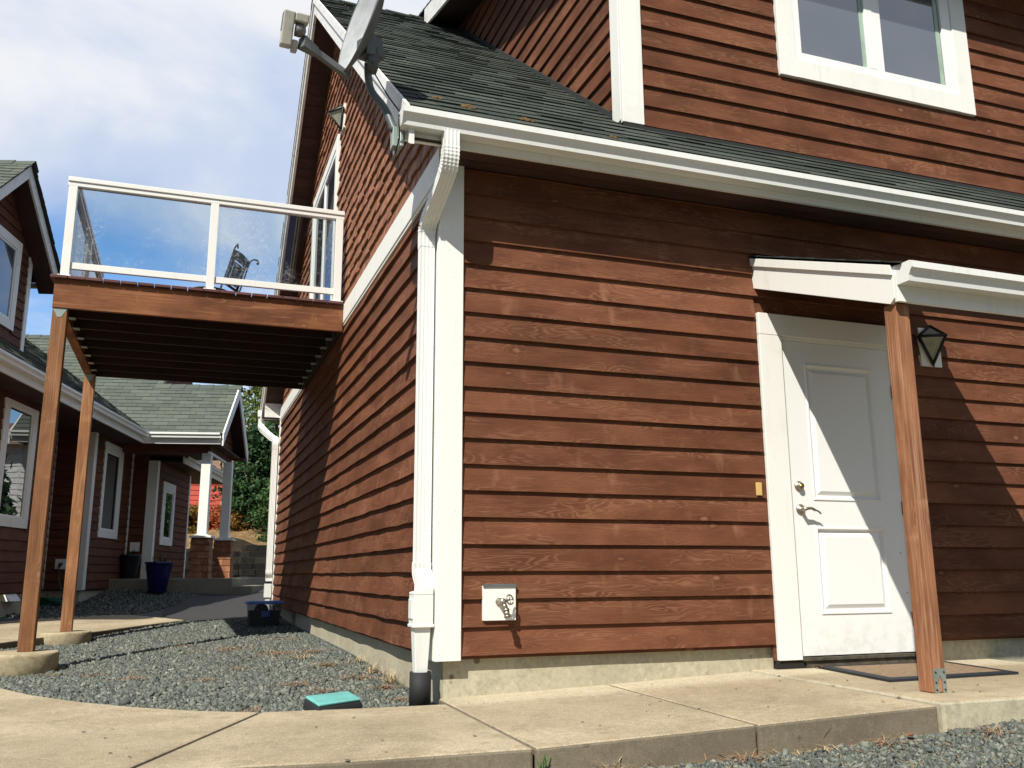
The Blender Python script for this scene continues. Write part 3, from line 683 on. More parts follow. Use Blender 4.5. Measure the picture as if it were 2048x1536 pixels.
# dormer
DX, DY, DE = 1.34, .20, .156
DF = frame((0, DY, 0), (1, 0, 0), (0, -1, 0)); DL = frame((DX, DY, 0), (0, 1, 0), (-1, 0, 0))
def drz(y): return 6.70+.30*(y-4.13)            # underside of the shed roof
mb = MB(); core(mb, DF, [(DX, 3.40), (HX, 3.40), (HX, drz(DY)+.1), (DX, drz(DY)+.1)])
siding(mb, DF, DX+.139, HX, 3.476, 5.40, holes=[(2.632, 4.566, 4.11, 5.72)], exp=DE)
build('wall', mb, 'siding_stain', house)
mb = MB(); core(mb, DL, [(0, 3.40), (4.5, 7.0), (4.5, drz(4.5)+.1), (0, drz(0)+.1)])
siding(mb, DL, .13, 4.5, 3.492, 6.9, exp=DE, clip=lambda z: (.13, min((z-3.03)/SL-.33-DY+.02, 4.5)))
build('wall', mb, 'siding_stain', house)
mb = MB(); mb.box((DX-.03, DY-.032, 3.475), (DX+.136, DY, 5.42)); mb.box((DX-.0305, DY+.0005, 3.50), (DX, DY+.13, 5.42)); build('corner_trim', mb, 'white_trim', house, bevel=.003)
mb = MB(); mb.box((DX-.02, DY-.030, 3.43), (HX, DY-.001, 3.466))
mb.prism([(0.0, 3.455), (3.9, 3.455+3.9*SL), (3.9, 3.51+3.9*SL), (0.0, 3.51)], -.03, -.001, lambda a, b, d_: (DX+d_, DY+a, b)); build('flashing', mb, 'roof_underlay', house)
mb = MB()
for x0, x1, a, b in ((.98, HX, .0, .20),):
    P = [(-.18, drz(-.18)+.03), (4.75, drz(4.75)+.03), (4.75, drz(4.75)+.24), (-.18, drz(-.18)+.24)]
    mb.prism(P, x0, x1, lambda p, q_, d_: (d_, p, q_))
mb.cm = 1
for k in range(28):
    ya = -.22+k*.18; P = [(.95, ya, drz(ya)+.262), (HX, ya, drz(ya)+.262), (HX, ya+.19, drz(ya+.19)+.25), (.95, ya+.19, drz(ya+.19)+.25)]; mb.quad(P); mb.quad([P[0], P[3], (.95, ya+.19, drz(ya+.19)+.235), (.95, ya, drz(ya)+.235)])
build('dormer_roof', mb, ['dark_soffit_wood', 'roof_shingle'], house)
mb = MB(); mb.prism([(-.2, drz(-.2)), (4.45, drz(4.45)), (4.45, drz(4.45)+.235), (-.2, drz(-.2)+.235)], .952, .979, lambda p, q_, d_: (d_, p, q_)); mb.box((.953, -.205, drz(-.2)), (HX, -.181, drz(-.2)+.235)); build('rake_board', mb, 'dirty_white_trim', house)
mb = MB()
for a in ((2.645, 2.795, 4.097, 5.70), (4.395, 4.553, 4.097, 5.70), (2.795, 4.395, 5.55, 5.70)): mb.box((a[0], DY-.038, a[2]), (a[1], DY, a[3]))
mb.box((2.7952, DY-.0375, 4.099), (4.3948, DY, 4.252))
win = build('window', mb, 'white_trim', house, bevel=.003)
mb = MB()
def vb(x0, x1, z0, z1, o=.030): mb.box((x0, DY-o, z0), (x1, DY-.004, z1))
vb(2.797, 2.857, 4.254, 5.548); vb(4.292, 4.393, 4.254, 5.548); vb(2.858, 4.291, 4.254, 4.318); vb(2.858, 4.291, 5.49, 5.548); vb(3.495, 3.572, 4.319, 5.489, .030); vb(3.573, 3.655, 4.319, 5.489, .026)
build('sash', mb, 'white_vinyl', win, bevel=.003)
for x0 in (3.455, 4.240):
    mb = MB(); mb.box((x0, DY-.0125, 4.320), (x0+.038, DY-.0085, 5.488)); build('jamb', mb, 'pale_jamb', win)
for a, b in ((2.858, 3.494), (3.656, 4.291)):
    mb = MB(); mb.quad([(a, DY-.008, 4.319), (b, DY-.008, 4.319), (b, DY-.008, 5.489), (a, DY-.008, 5.489)]); build('pane', mb, 'window_glass', win)

# entry door
door_trim = MB(); Bq = lambda mb, x0, x1, o0, o1, z0, z1: mb.box((x0, -o1, z0), (x1, -o0, z1))
Bq(door_trim, 2.160, 2.332, 0, .036, -.098, 1.985); Bq(door_trim, 3.258, 3.42, 0, .036, -.098, 1.985); Bq(door_trim, 2.160, 3.42, 0, .0365, 1.987, 2.135)
build('door_trim', door_trim, 'white_trim', house, bevel=.003)
mb = MB(); Bq(mb, 2.134, 2.159, 0, .010, -.10, 2.13); build('trim_backing', mb, 'siding_stain', house)
for a, b in ((2.15, 2.36), (3.25, 3.43)):
    mb = MB(); Bq(mb, a, b, -.02, .022, -.155, -.0985); build('trim_base', mb, 'dark_gap', house)
mb = MB(); Bq(mb, 2.361, 3.249, -.03, .030, -.155, -.105); Bq(mb, 2.333, 3.257, -.03, .045, -.104, -.086); build('door_sill', mb, 'threshold_wood', house)
mb = MB(); Bq(mb, 2.3325, 2.345, 0, .018, -.08, 1.985); Bq(mb, 3.247, 3.2575, 0, .018, -.08, 1.985); Bq(mb, 2.345, 3.247, 0, .018, 1.962, 1.985); build('door_frame', mb, 'white_trim', house)
def panel_door(x0, x1, z0, z1, panels, o=.012):
    mb = MB(); rn = .5
    P = lambda x, z, d_: (x, -(o+d_), z)
    xs = sorted({x0, x1, *[p[0] for p in panels], *[p[1] for p in panels]}); zs = sorted({z0, z1, *[p[2] for p in panels], *[p[3] for p in panels]})
    for i in range(len(xs)-1):
        for j in range(len(zs)-1):
            cx, cz = (xs[i]+xs[i+1])/2, (zs[j]+zs[j+1])/2
            if any(p[0] < cx < p[1] and p[2] < cz < p[3] for p in panels): continue
            mb.quad([P(xs[i], zs[j], 0), P(xs[i+1], zs[j], 0), P(xs[i+1], zs[j+1], 0), P(xs[i], zs[j+1], 0)], None, rn)
    for a, b, c_, d_ in panels:
        prof = [(0, 0), (.004, .006), (.014, .006), (.018, -.004), (.027, -.0115), (.036, -.0115), (.062, .002), (.068, .002)]
        for (i0, h0), (i1, h1) in zip(prof[:-1], prof[1:]):
            A = [(a+i0, c_+i0), (b-i0, c_+i0), (b-i0, d_-i0), (a+i0, d_-i0)]; B = [(a+i1, c_+i1), (b-i1, c_+i1), (b-i1, d_-i1), (a+i1, d_-i1)]
            for k in range(4):
                m_ = (k+1) % 4; mb.quad([P(*A[k], h0), P(*A[m_], h0), P(*B[m_], h1), P(*B[k], h1)], None, rn)
        i, h = prof[-1]; mb.quad([P(a+i, c_+i, h), P(b-i, c_+i, h), P(b-i, d_-i, h), P(a+i, d_-i, h)], None, rn)
    mb.quad([P(x0, z0, 0), P(x1, z0, 0), P(x1, z0, -.012), P(x0, z0, -.012)], None, rn)
    return mb
door = build('door', panel_door(2.347, 3.245, -.078, 1.960, [(2.515, 3.075, .895, 1.815), (2.515, 3.075, .170, .725)]), 'door_paint', house)
mb = MB(); mb.lathe([(.034, 0), (.034, .004), (.029, .010), (.024, .012), (.023, .026), (.020, .030), (.0, .030)], (2.408, -.012, .985), axis=(0, -1, 0)); build('deadbolt', mb, 'brushed_nickel', door)
mb = MB(); mb.lathe([(.013, 0), (.013, .003), (0, .003)], (2.408, -.042, .985), n=14, axis=(0, -1, 0)); mb.box((2.4065, -.047, .977), (2.4095, -.0455, .993)); build('lock_cylinder', mb, 'brass', door)
mb = MB(); mb.lathe([(.034, 0), (.034, .005), (.028, .011), (.015, .014), (.013, .050), (.012, .060), (0, .060)], (2.408, -.012, .835), axis=(0, -1, 0))
mb.tube(smooth_path([(2.408, -.064, .835), (2.43, -.068, .838), (2.455, -.068, .838), (2.48, -.066, .828), (2.505, -.064, .822), (2.528, -.062, .805)], 5), [.0105]*6+[.009]*10+[.006]*9+[.0045], n=8); build('door_handle', mb, 'brushed_nickel', door)
for z in (1.66, .86, .13):
    mb = MB(); mb.box((3.238, -.022, z-.045), (3.252, -.0125, z+.045)); build('hinge', mb, 'black_iron', door)
for z, x in ((.30, 3.215), (.56, 3.19)):
    mb = MB(); mb.lathe([(.004, 0), (.003, .003), (0, .003)], (x, -.0121, z), n=8, axis=(0, -1, 0)); build('screw', mb, 'black_iron', door)

# small things fixed to the walls
mb = MB(); mb.box((2.068, -.036, .915), (2.108, -.0215, .998)); o = build('wood_block', mb, 'yellow_wood', None, bevel=.003); tag(o, 'tiny yellow wood block beside the white door trim', 'wood block')
sp_ = thing('hose_bib', 'brass hose bib with round handle on white plate low on the front wall', 'faucet', (.335, -.03, .18))
mb = MB(); mb.box((.240, -.042, .183), (.428, -.018, .372)); mb.box((.236, -.036, .183), (.2395, -.018, .378)); build('mounting_plate', mb, 'white_trim', sp_, bevel=.002)
mb = MB(); mb.box((.236, -.047, .3722), (.430, -.018, .381)); mb.box((.236, -.0475, .362), (.430, -.0425, .3722)); build('flashing', mb, 'metal_flash', sp_)
mb = MB(); mb.lathe([(.021, 0), (.021, .008), (.014, .012), (.014, .05), (.019, .055), (.019, .075), (.010, .08), (0, .08)], (.328, -.042, .285), n=14, axis=(0, -1, 0))
mb.tube([(.330, -.095, .285), (.338, -.11, .262), (.342, -.118, .245)], [.017, .015, .014], n=10); mb.tube([(.342, -.118, .247), (.344, -.121, .236)], .0185, n=12); mb.tube([(.344, -.121, .236), (.347, -.125, .212)], .0155, n=12); mb.tube([(.347, -.125, .213), (.348, -.127, .204)], .0185, n=12)
build('valve', mb, 'brushed_nickel', sp_)
mb = MB(); ax = Vector((.45, -.86, .22)).normalized(); c0 = Vector((.372, -.100, .296)); mb.tube([Vector((.330, -.095, .285)), c0], .005, n=8)
Q = ax.to_track_quat('Z', 'Y').to_matrix()
mb.tube([c0+Q @ Vector((.026*math.cos(k*math.pi/10), .026*math.sin(k*math.pi/10), 0)) for k in range(21)], .0045, n=6, caps=False)
for k in range(4): mb.tube([c0, c0+Q @ Vector((.026*math.cos(k*math.pi/2), .026*math.sin(k*math.pi/2), 0))], .003, n=6)
build('handwheel', mb, 'brushed_nickel', sp_)

def wall_lamp(name, label, f, u, z, plate=(.092, -.165, .115)):
    """half-octahedral porch lantern on a white board"""
    b = f(u, 0, z); L = thing(name, label, 'lamp', (b.x, b.y, b.z), 'black pyramid wall lamps')
    mb = MB(); K = [f(a, o_, zz) for zz in (z+plate[1], z+plate[2]) for o_ in (.006, .034) for a in (u-plate[0], u+plate[0])]
    for q_ in ((0, 2, 3, 1), (4, 5, 7, 6), (0, 1, 5, 4), (2, 6, 7, 3), (0, 4, 6, 2), (1, 3, 7, 5)): mb.quad([K[k] for k in q_])
    build('backplate', mb, 'white_trim', L)
    zc = z+.045
    T, Bt, Lf, Rt, Fr = f(u, .050, zc+.085), f(u, .046, zc-.195), f(u-.115, .050, zc), f(u+.120, .050, zc), f(u, .185, zc-.015)
    mb = MB()
    for a, b_ in ((T, Lf), (T, Rt), (T, Fr), (Bt, Lf), (Bt, Rt), (Bt, Fr), (Lf, Fr), (Rt, Fr)): mb.tube([a, b_], .0105, n=6)
    mb.quad([f(u, .040, zc+.09), f(u+.122, .040, zc), f(u, .040, zc-.20), f(u-.118, .040, zc)])
    for (a, b_) in ((T, Lf), (Lf, Bt), (Bt, Rt), (Rt, T)):
        aa = Vector(a); bb = Vector(b_); n_ = f(0, 1, 0)-f(0, 0, 0); mb.quad([aa, bb, bb-n_*.02, aa-n_*.02])
    mb.tube([f(u, .05, zc-.19), f(u, .046, zc-.215)], .008, n=6)
    build('lamp_cage', mb, 'black_iron', L)
    mb = MB(); c_ = f(u, .05, zc)
    S = lambda p: c_+(Vector(p)-c_)*.97
    for tri in ((T, Lf, Fr), (T, Fr, Rt), (Bt, Fr, Lf), (Bt, Rt, Fr)): mb.quad([S(p) for p in tri])
    build('lamp_glass', mb, 'lamp_glass', L)
    return L
wall_lamp('wall_lamp', 'black pyramid wall lamp on white board right of the porch post', FR, 3.610, 2.035)
wall_lamp('wall_lamp', 'black pyramid wall lamp high on the shingled gable above the sliding door', SD, 4.02, 5.235)

# black standpipe under the downspout
mb = MB(); mb.lathe([(.058, 0), (.058, .185), (.049, .185), (.049, .03), (0, .03)], (-.098, .022, -.262), n=24); o = build('drain_pipe', mb, 'black_plastic'); tag(o, 'short black plastic drain pipe under the front corner downspout', 'pipe')

# ================================================================ PORCH CANOPY
por = thing('porch_canopy', 'small white trimmed shed roof canopy on cedar post over the white door', 'porch roof', (2.8, -.6, -.15))
PS = .371; pc = 1/math.hypot(1, PS); ps = PS*pc
def ptop(y): return 2.525+PS*y            # y negative outward
for x0 in (2.150, 3.400):
    mb = MB(); mb.prism([(-.002, ptop(0)-.012), (-1.262, ptop(-1.262)-.012), (-1.262, 1.872), (-1.225, 1.845), (-.002, ptop(0)-.215)], x0, x0+.032, lambda a, b, d_: (d_, a, b))
    xo = x0-.014 if x0 < 3 else x0+.0323
    mb.prism([(-.003, ptop(0)-.004), (-1.262, ptop(-1.262)-.004), (-1.262, ptop(-1.262)-.060), (-.003, ptop(0)-.060)], xo, xo+.0137, lambda a, b, d_: (d_, a, b))
    build('rake_board', mb, 'white_trim', por, bevel=.002)
mb = MB(); mb.box((2.150, -1.285, 1.846), (3.432, -1.2625, 2.046)); build('fascia', mb, 'white_trim', por, bevel=.002)
mb = MB(); mb.prism(gutter_profile(.105, .115), 2.158, 3.43, lambda a, b, d_: (d_, -1.2855-a, 1.935+b)); mb.prism([(0, 0), (.085, 0), (.088, .03), (.103, .055), (.115, .068), (.115, .10), (.10, .107), (0, .107)], 2.150, 2.1575, lambda a, b, d_: (d_, -1.2855-a, 1.935+b)); build('gutter', mb, 'white_metal', por)
mb = MB()
def PF_(u, s, h): return (u, -1.335+s*pc-h*ps, ptop(-1.335)+.012+s*ps+h*pc)
plen = 1.33/pc
mb.cm = 1; mb.quad([PF_(2.135, 0, 0), PF_(3.45, 0, 0), PF_(3.45, plen, 0), PF_(2.135, plen, 0)]); mb.quad([PF_(2.135, 0, -.010), PF_(3.45, 0, -.010), PF_(3.45, plen, -.010), PF_(2.135, plen, -.010)])
mb.cm = 0; shingles(mb, PF_, (2.131, 3.452), plen, thick=.008)
build('roof', mb, ['roof_shingle', 'roof_underlay'], por)
mb = MB()
for k in range(9):
    a, b = -.01-k*.138, -.01-k*.138-.134; mb.prism([(a, ptop(a)-.14), (b, ptop(b)-.14), (b, ptop(b)-.155), (a, ptop(a)-.155)], 2.183, 3.399, lambda p, q_, d_: (d_, p, q_))
mb.box((2.183, -1.24, 1.855), (3.399, -1.15, 1.90))
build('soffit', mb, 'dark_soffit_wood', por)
for x0 in (2.172, 3.31):
    mb = MB(); mb.box((x0, -1.240, -.148), (x0+.088, -1.150, 1.852)); pst = build('post', mb, 'porch_post_cedar', por, bevel=.004)
    mb = MB(); zb = -.149; yb = -1.2415
    # steel strap with keyhole cut-out on the front face
    mb.prism([(x0+.010, zb), (x0+.010, zb+.115), (x0+.086, zb+.115), (x0+.086, zb), (x0+.062, zb), (x0+.062, zb+.058), (x0+.048, zb+.082), (x0+.034, zb+.058), (x0+.034, zb)], yb-.003, yb, lambda a, b, d_: (a, d_, b))
    mb.box((x0+.0885, -1.235, zb), (x0+.0915, -1.155, zb+.115))
    brk = build('post_bracket', mb, 'zinc_plate', pst)
    mb = brk_bolts = None
    for dx, dz in ((.022, .098), (.074, .098), (.022, .05), (.074, .05), (.022, .015), (.074, .015)):
        mb = MB(); mb.lathe([(.005, 0), (.004, .004), (0, .004)], (x0+dx, yb-.0031, zb+dz), n=8, axis=(0, -1, 0)); build('bolt', mb, 'black_iron', pst)
# door mat
mb = MB(); MX = lambda u, v: (2.305+u*.962+.116*v, -.80+v*.74+.03*u*(1-v)-.05*u*v); zt = -.150
pts = [MX(0, 0), MX(1, 0), MX(1, 1), MX(0, 1)]; ins = [MX(.065, .085), MX(.935, .085), MX(.935, .915), MX(.065, .915)]
for k in range(4):
    m_ = (k+1) % 4; A, B_ = pts[k], pts[m_]; c_, d_ = ins[k], ins[m_]
    mb.quad([(*A, zt+.014), (*B_, zt+.014), (*d_, zt+.017), (*c_, zt+.017)]); mb.quad([(*A, zt), (*B_, zt), (*B_, zt+.014), (*A, zt+.014)])
o = build('doormat', mb, 'doormat_rubber'); tag(o, 'brown doormat with black rubber border in front of the white door', 'doormat')
mb = MB(); mb.quad([(*p, zt+.0155) for p in ins]); build('mat_pile', mb, 'doormat_fibre', o)

# ================================================================ BALCONY
bal = thing('balcony', 'raised cedar balcony on two tall posts with white glass railing beside the shingled gable', 'balcony', (-1.27, 5, -.2))
BX0, BY0, BY1 = -2.545, 3.485, 6.42
mb = MB(); mb.box((BX0, BY0, 2.715), (-.037, BY0+.04, 2.975)); build('rim_board', mb, 'deck_beam', bal, bevel=.003)
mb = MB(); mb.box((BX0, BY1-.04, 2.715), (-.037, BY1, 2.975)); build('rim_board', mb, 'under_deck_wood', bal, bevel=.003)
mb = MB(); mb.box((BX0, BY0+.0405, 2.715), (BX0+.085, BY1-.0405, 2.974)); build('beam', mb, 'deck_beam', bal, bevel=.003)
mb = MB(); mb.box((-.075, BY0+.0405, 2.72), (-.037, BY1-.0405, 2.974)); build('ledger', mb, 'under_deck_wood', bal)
for k in range(7):
    y = BY0+.40+k*.375
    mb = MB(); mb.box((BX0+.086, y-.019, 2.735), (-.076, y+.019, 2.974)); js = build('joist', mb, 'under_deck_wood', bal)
    for x, xs in ((BX0+.0855, BX0+.0856), (-.079, -.136)):
        mb = MB(); mb.box((x, y-.045, 2.732), (x+.003, y-.0195, 2.90)); mb.box((x, y+.0195, 2.732), (x+.003, y+.045, 2.90)); mb.box((xs, y-.045, 2.729), (xs+.06, y+.045, 2.7335))
        build('joist_hanger', mb, 'zinc_plate', js)
x = BX0-.035; mb = MB()
while x < -.05:
    x1 = min(x+.139, -.038); mb.box((x, BY0-.035, 2.977), (x1-.005, BY1+.02, 3.003)); x += .141
build('decking', mb, 'maroon_deck_board', bal, bevel=.004)
for y0 in (BY0+.012, BY1-.13):
    mb = MB(); mb.box((-2.541, y0, -.162), (-2.424, y0+.115, 2.714)); pst = build('post', mb, 'post_cedar', bal, bevel=.005)
    mb = MB(); mb.prism([(-2.542, 2.712), (-2.423, 2.712), (-2.468, 2.635), (-2.497, 2.635)], y0-.003, y0-.0005, lambda a, b, d_: (a, d_, b)); build('post_cap', mb, 'zinc_plate', pst)
rail = bpy.data.objects.new('railing', None); C.objects.link(rail); rail.parent = bal; rail.location = (0, 0, 3.2)
def rpost(x, y):
    mb = MB(); mb.box((x-.036, y-.036, 3.012), (x+.036, y+.036, 3.855)); mb.box((x-.056, y-.056, 3.004), (x+.056, y+.056, 3.0115))
    for dx in (-.046, .046):
        for dy in (-.046, .046): mb.lathe([(.009, 0), (.008, .006), (0, .009)], (x+dx, y+dy, 3.0116), n=8)
    build('railing_post', mb, 'white_metal', rail, bevel=.003)
RX0, RY0, RY1 = -2.475, BY0+.045, BY1-.05
for p_ in ((RX0, RY0), (-1.265, RY0), (-.098, RY0), (RX0, 4.93), (RX0, RY1)): rpost(*p_)
mb = MB()
def railprof(p, q_, top=3.855):
    p = Vector((*p, 0)); q_ = Vector((*q_, 0)); d_ = (q_-p).normalized(); n_ = Vector((-d_.y, d_.x, 0)); L = (q_-p).length
    for a, b, z0, z1 in ((-.034, .034, top+.0005, top+.042), (-.045, .045, top+.0422, top+.085)):
        mb.prism([(a, z0), (b, z0), (b, z1), (a, z1)], -.045, L+.045, lambda s_, z, e: p+n_*s_+d_*e+Vector((0, 0, z)))
railprof((RX0, RY0), (-.098, RY0)); railprof((RX0, RY0+.09), (RX0, RY1-.09))
build('top_rail', mb, 'white_metal', rail, bevel=.004)
mb = MB()
for a, b in ((RX0+.037, -1.302), (-1.228, -.135)):
    for y in (RY0,): mb.box((a, y-.018, 3.085), (b, y+.018, 3.145))
for a, b in ((RY0+.037, 4.893), (4.967, RY1-.037)): mb.box((RX0-.018, a, 3.085), (RX0+.018, b, 3.145))
build('bottom_rail', mb, 'white_metal', rail, bevel=.003)
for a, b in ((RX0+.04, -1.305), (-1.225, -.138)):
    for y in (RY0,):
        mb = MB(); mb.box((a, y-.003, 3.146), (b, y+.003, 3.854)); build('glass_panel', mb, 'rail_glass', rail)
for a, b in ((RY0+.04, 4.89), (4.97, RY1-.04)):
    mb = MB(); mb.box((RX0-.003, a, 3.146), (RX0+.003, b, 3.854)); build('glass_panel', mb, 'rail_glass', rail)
# concrete footings
def footing(x, y, r, label):
    z0 = g1(x, y)-.2; mb = MB()
    n = 40; rings = []
    for zz, k in ((z0, 1.0), (-.19, 1.0), (-.172, .99), (-.162, .96)):
        rings.append([(x+r*k*(1+.015*math.sin(3*a+x)+.01*math.sin(7*a))*math.cos(a), y+r*k*(1+.015*math.sin(3*a+x)+.01*math.sin(7*a))*math.sin(a), zz) for a in [2*math.pi*i/n for i in range(n)]])
    mb.loft(rings); o = build('concrete_footing', mb, 'footing_concrete'); tag(o, label, 'footing', 'round concrete footings under the balcony posts')
footing(-2.50, 3.50, .27, 'round stained concrete footing under the nearest balcony post')
footing(-2.485, 6.34, .26, 'round concrete footing under the rear balcony post by the path')

# bistro chair
ch = thing('bistro_chair', 'black wrought iron chair with scrolled back on the balcony', 'chair', (-.95, 4.95, 3.003))
A_, B_ = Vector((-1.16, 4.70, 0)), Vector((-.94, 5.13, 0)); ux = (B_-A_).normalized(); nf = Vector((-ux.y, ux.x, 0))     # nf: the way the sitter faces
W_ = (B_-A_).length; cx = A_
def CP3(u, o_, z): return cx+ux*u+nf*o_+Vector((0, 0, 3.003+z))
def lean(z): return -.10*max(0, (z-.42))/.45-.03*math.sin(max(0, z-.42)*3)
for i, (sg, u) in enumerate(((-1, .04), (1, W_-.04))):
    pth = [CP3(u, .05, 0), CP3(u, .03, .25)]+[CP3(u, lean(z)+.0, z) for z in (.42, .55, .68, .80)]
    sc = [CP3(u+sg*.012, lean(.86)-.01, .86), CP3(u+sg*.03, lean(.9)-.03, .875), CP3(u+sg*.06, lean(.9)-.05, .875), CP3(u+sg*.075, lean(.9)-.06, .85), CP3(u+sg*.06, lean(.9)-.055, .832), CP3(u+sg*.048, lean(.9)-.05, .845)]
    mb = MB(); mb.tube(smooth_path(pth+sc, 5), .009, n=8); build('back_frame', mb, 'black_iron', ch)
mb = MB()
def bar(u0, u1, z0, z1, th=.008, arch=0.0):
    n = 8
    for k in range(n):
        a, b = u0+(u1-u0)*k/n, u0+(u1-u0)*(k+1)/n; fa = arch*math.sin(math.pi*k/n); fb = arch*math.sin(math.pi*(k+1)/n)
        P = [CP3(a, lean(z0), z0+fa), CP3(b, lean(z0), z0+fb), CP3(b, lean(z1), z1+fb), CP3(a, lean(z1), z1+fa)]
        Qs = [p+nf*th for p in P]; mb.quad(P); mb.quad(Qs[::-1])
        for i in range(4): mb.quad([P[i], P[(i+1) % 4], Qs[(i+1) % 4], Qs[i]])
bar(.045, W_-.045, .745, .845, arch=.022); bar(.10, W_-.10, .72, .735, arch=.012); bar(.045, W_-.045, .475, .50)
bar(.075, .128, .50, .78); bar(W_-.128, W_-.075, .50, .78); bar(.145, W_-.145, .515, .60); bar(.145, W_*.5-.03, .60, .72); bar(W_*.5+.03, W_-.145, .60, .72); bar(W_*.5-.03, W_*.5-.006, .60, .645); bar(W_*.5+.006, W_*.5+.03, .60, .645); bar(W_*.5-.02, W_*.5-.006, .645, .72); bar(W_*.5+.006, W_*.5+.02, .645, .72); bar(.145, W_-.145, .70, .722)
build('back_panel', mb, 'black_iron', ch)
mb = MB(); mb.lathe([(0, 0), (.20, 0), (.215, .008), (.215, .022), (.19, .028), (0, .024)], CP3(W_/2, .22, .42), n=28); build('seat', mb, 'black_iron', ch)
for u in (.06, W_-.06):
    mb = MB(); mb.tube(smooth_path([CP3(u, .36, .42), CP3(u, .40, .25), CP3(u+(-.02 if u < .2 else .02), .43, 0)], 5), .009, n=8); build('leg', mb, 'black_iron', ch)

# ================================================================ SATELLITE DISH
dish = thing('satellite_dish', 'grey satellite dish with feed arm on a bent mast at the roof corner', 'satellite dish', (-.40, -.15, 2.95))
def camray(u, v, depth):
    x = (u-1024)/1797.025; y = -(v-768)/1797.025
    return Vector((-1.3479043, -4.89760328, 0.43938649))+(cr*x+cu*y+fwd)*depth
DEP = 5.25
c0 = camray(722, 36, DEP); VR = (c0-Vector((-1.3479043, -4.89760328, 0.43938649))).normalized(); _q = (cr*(-.89)+cu*.45); _q = (_q-VR*_q.dot(VR)).normalized(); NRM = (_q*.985-VR*.165).normalized()
major = (cr*.45+cu*.89); major = (major-NRM*major.dot(NRM)).normalized(); minor = NRM.cross(major)
ra, rb_ = .335, .30
mb = MB(); rings = []
for k in range(9):
    q_ = k/8; rings.append([c0+major*(ra*q_*math.cos(a))+minor*(rb_*q_*math.sin(a))+NRM*(.075*q_*q_-.075) for a in [2*math.pi*i/40 for i in range(40)]])
rings[0] = [c0-NRM*.075+major*(1e-3*math.cos(2*math.pi*i/40))+minor*(1e-3*math.sin(2*math.pi*i/40)) for i in range(40)]
mb.loft(rings, caps=False); build('reflector', mb, 'dish_grey', dish)
mb = MB(); R2 = [[p-NRM*.016 for p in r] for r in rings]; R2.append([p+(p-c0).normalized()*.006-NRM*.010 for p in rings[-1]]); R2.append([p+(p-c0).normalized()*.006+NRM*.004 for p in rings[-1]]); R2.append([p+NRM*.004 for p in rings[-1]]); R2.append(rings[-1])
mb.loft(R2, caps=False); build('reflector_back', mb, 'dish_back', dish)
# feed arm and lnb
a0, a1 = camray(697, 152, DEP), camray(606, 86, DEP-.25)
def beam(mb, p, q_, w0, h0, w1, h1):
    d_ = (q_-p).normalized(); s_ = d_.cross(Vector((0, 0, 1))).normalized(); n_ = s_.cross(d_)
    mb.loft([[p+s_*a*w0+n_*b*h0 for a, b in ((-1, -1), (1, -1), (1, 1), (-1, 1))], [q_+s_*a*w1+n_*b*h1 for a, b in ((-1, -1), (1, -1), (1, 1), (-1, 1))]], smooth=False)
mb = MB(); beam(mb, a0, a1, .015, .019, .015, .019); beam(mb, a0+(a1-a0)*.72, a1+(a1-a0)*.03, .018, .023, .030, .034); build('feed_arm', mb, 'dish_back', dish)
mb = MB(); l0 = camray(588, 58, DEP-.27)
lx = (cr*.93-cu*.12+fwd*.34).normalized(); lz = (cu*.97+cr*.12-fwd*.1); lz = (lz-lx*lz.dot(lx)).normalized(); ly = lz.cross(lx)
def LB(a, b, c_): return l0+lx*a+ly*b+lz*c_
def lbox(mb, A, B): mb.loft([[LB(x, y, A[2]) for x, y in ((A[0], A[1]), (B[0], A[1]), (B[0], B[1]), (A[0], B[1]))], [LB(x, y, B[2]) for x, y in ((A[0], A[1]), (B[0], A[1]), (B[0], B[1]), (A[0], B[1]))]], smooth=False)
lbox(mb, (-.066, -.045, -.105), (-.004, .045, .085)); lbox(mb, (-.0035, -.045, .035), (.072, .045, .085)); lbox(mb, (-.005, -.030, -.125), (.03, .030, -.060))
build('feed_horn', mb, 'lnb_grey', dish, bevel=.008)
mb = MB(); mb.lathe([(.0, 0), (.036, 0), (.038, .03), (.030, .055), (.0, .062)], LB(.005, 0, .0), n=18, axis=lx); build('feed_cap', mb, 'lnb_cap', dish)
mb = MB(); lbox(mb, (-.0695, -.03, -.02), (-.0662, .03, .07)); build('label_plate', mb, 'lnb_cap', dish)
# mount and mast
mb = MB(); m0 = c0-NRM*.085
hub = camray(742, 118, DEP+.03)
beam(mb, m0+major*(-.09), hub, .055, .05, .05, .07); beam(mb, hub+Vector((0, 0, .05)), hub+Vector((0.01, 0, -.075)), .05, .035, .045, .03)
mb.tube([hub-cu*.03-ly*.06, hub-cu*.03+ly*.06], .012, n=8)
build('mount', mb, 'dish_mast', dish, bevel=.004)
mb = MB(); foot = Vector((-.345, -.17, 2.915))
mb.tube(smooth_path([camray(736, 128, DEP+.03), camray(737, 158, DEP+.03), camray(744, 184, DEP+.02), camray(770, 218, DEP), foot+Vector((-.005, .0, .03))], 8), .0225, n=14); build('mast', mb, 'dish_mast', dish)
mb = MB(); mb.prism([(-.29, 2.80), (-.09, 2.83), (-.08, 2.90), (-.13, 3.0), (-.20, 3.03), (-.28, 2.99)], -.340, -.3215, lambda a, b, d_: (d_, a, b)); mb.box((-.365, -.20, 2.84), (-.3405, -.13, 2.96))
for a, b in ((-.25, 2.86), (-.25, 2.96), (-.12, 2.86), (-.14, 2.97)): mb.lathe([(.012, 0), (.011, .008), (0, .008)], (-.3405, a, b), n=8, axis=(-1, 0, 0))
build('foot_plate', mb, 'zinc_plate', dish, bevel=.002)
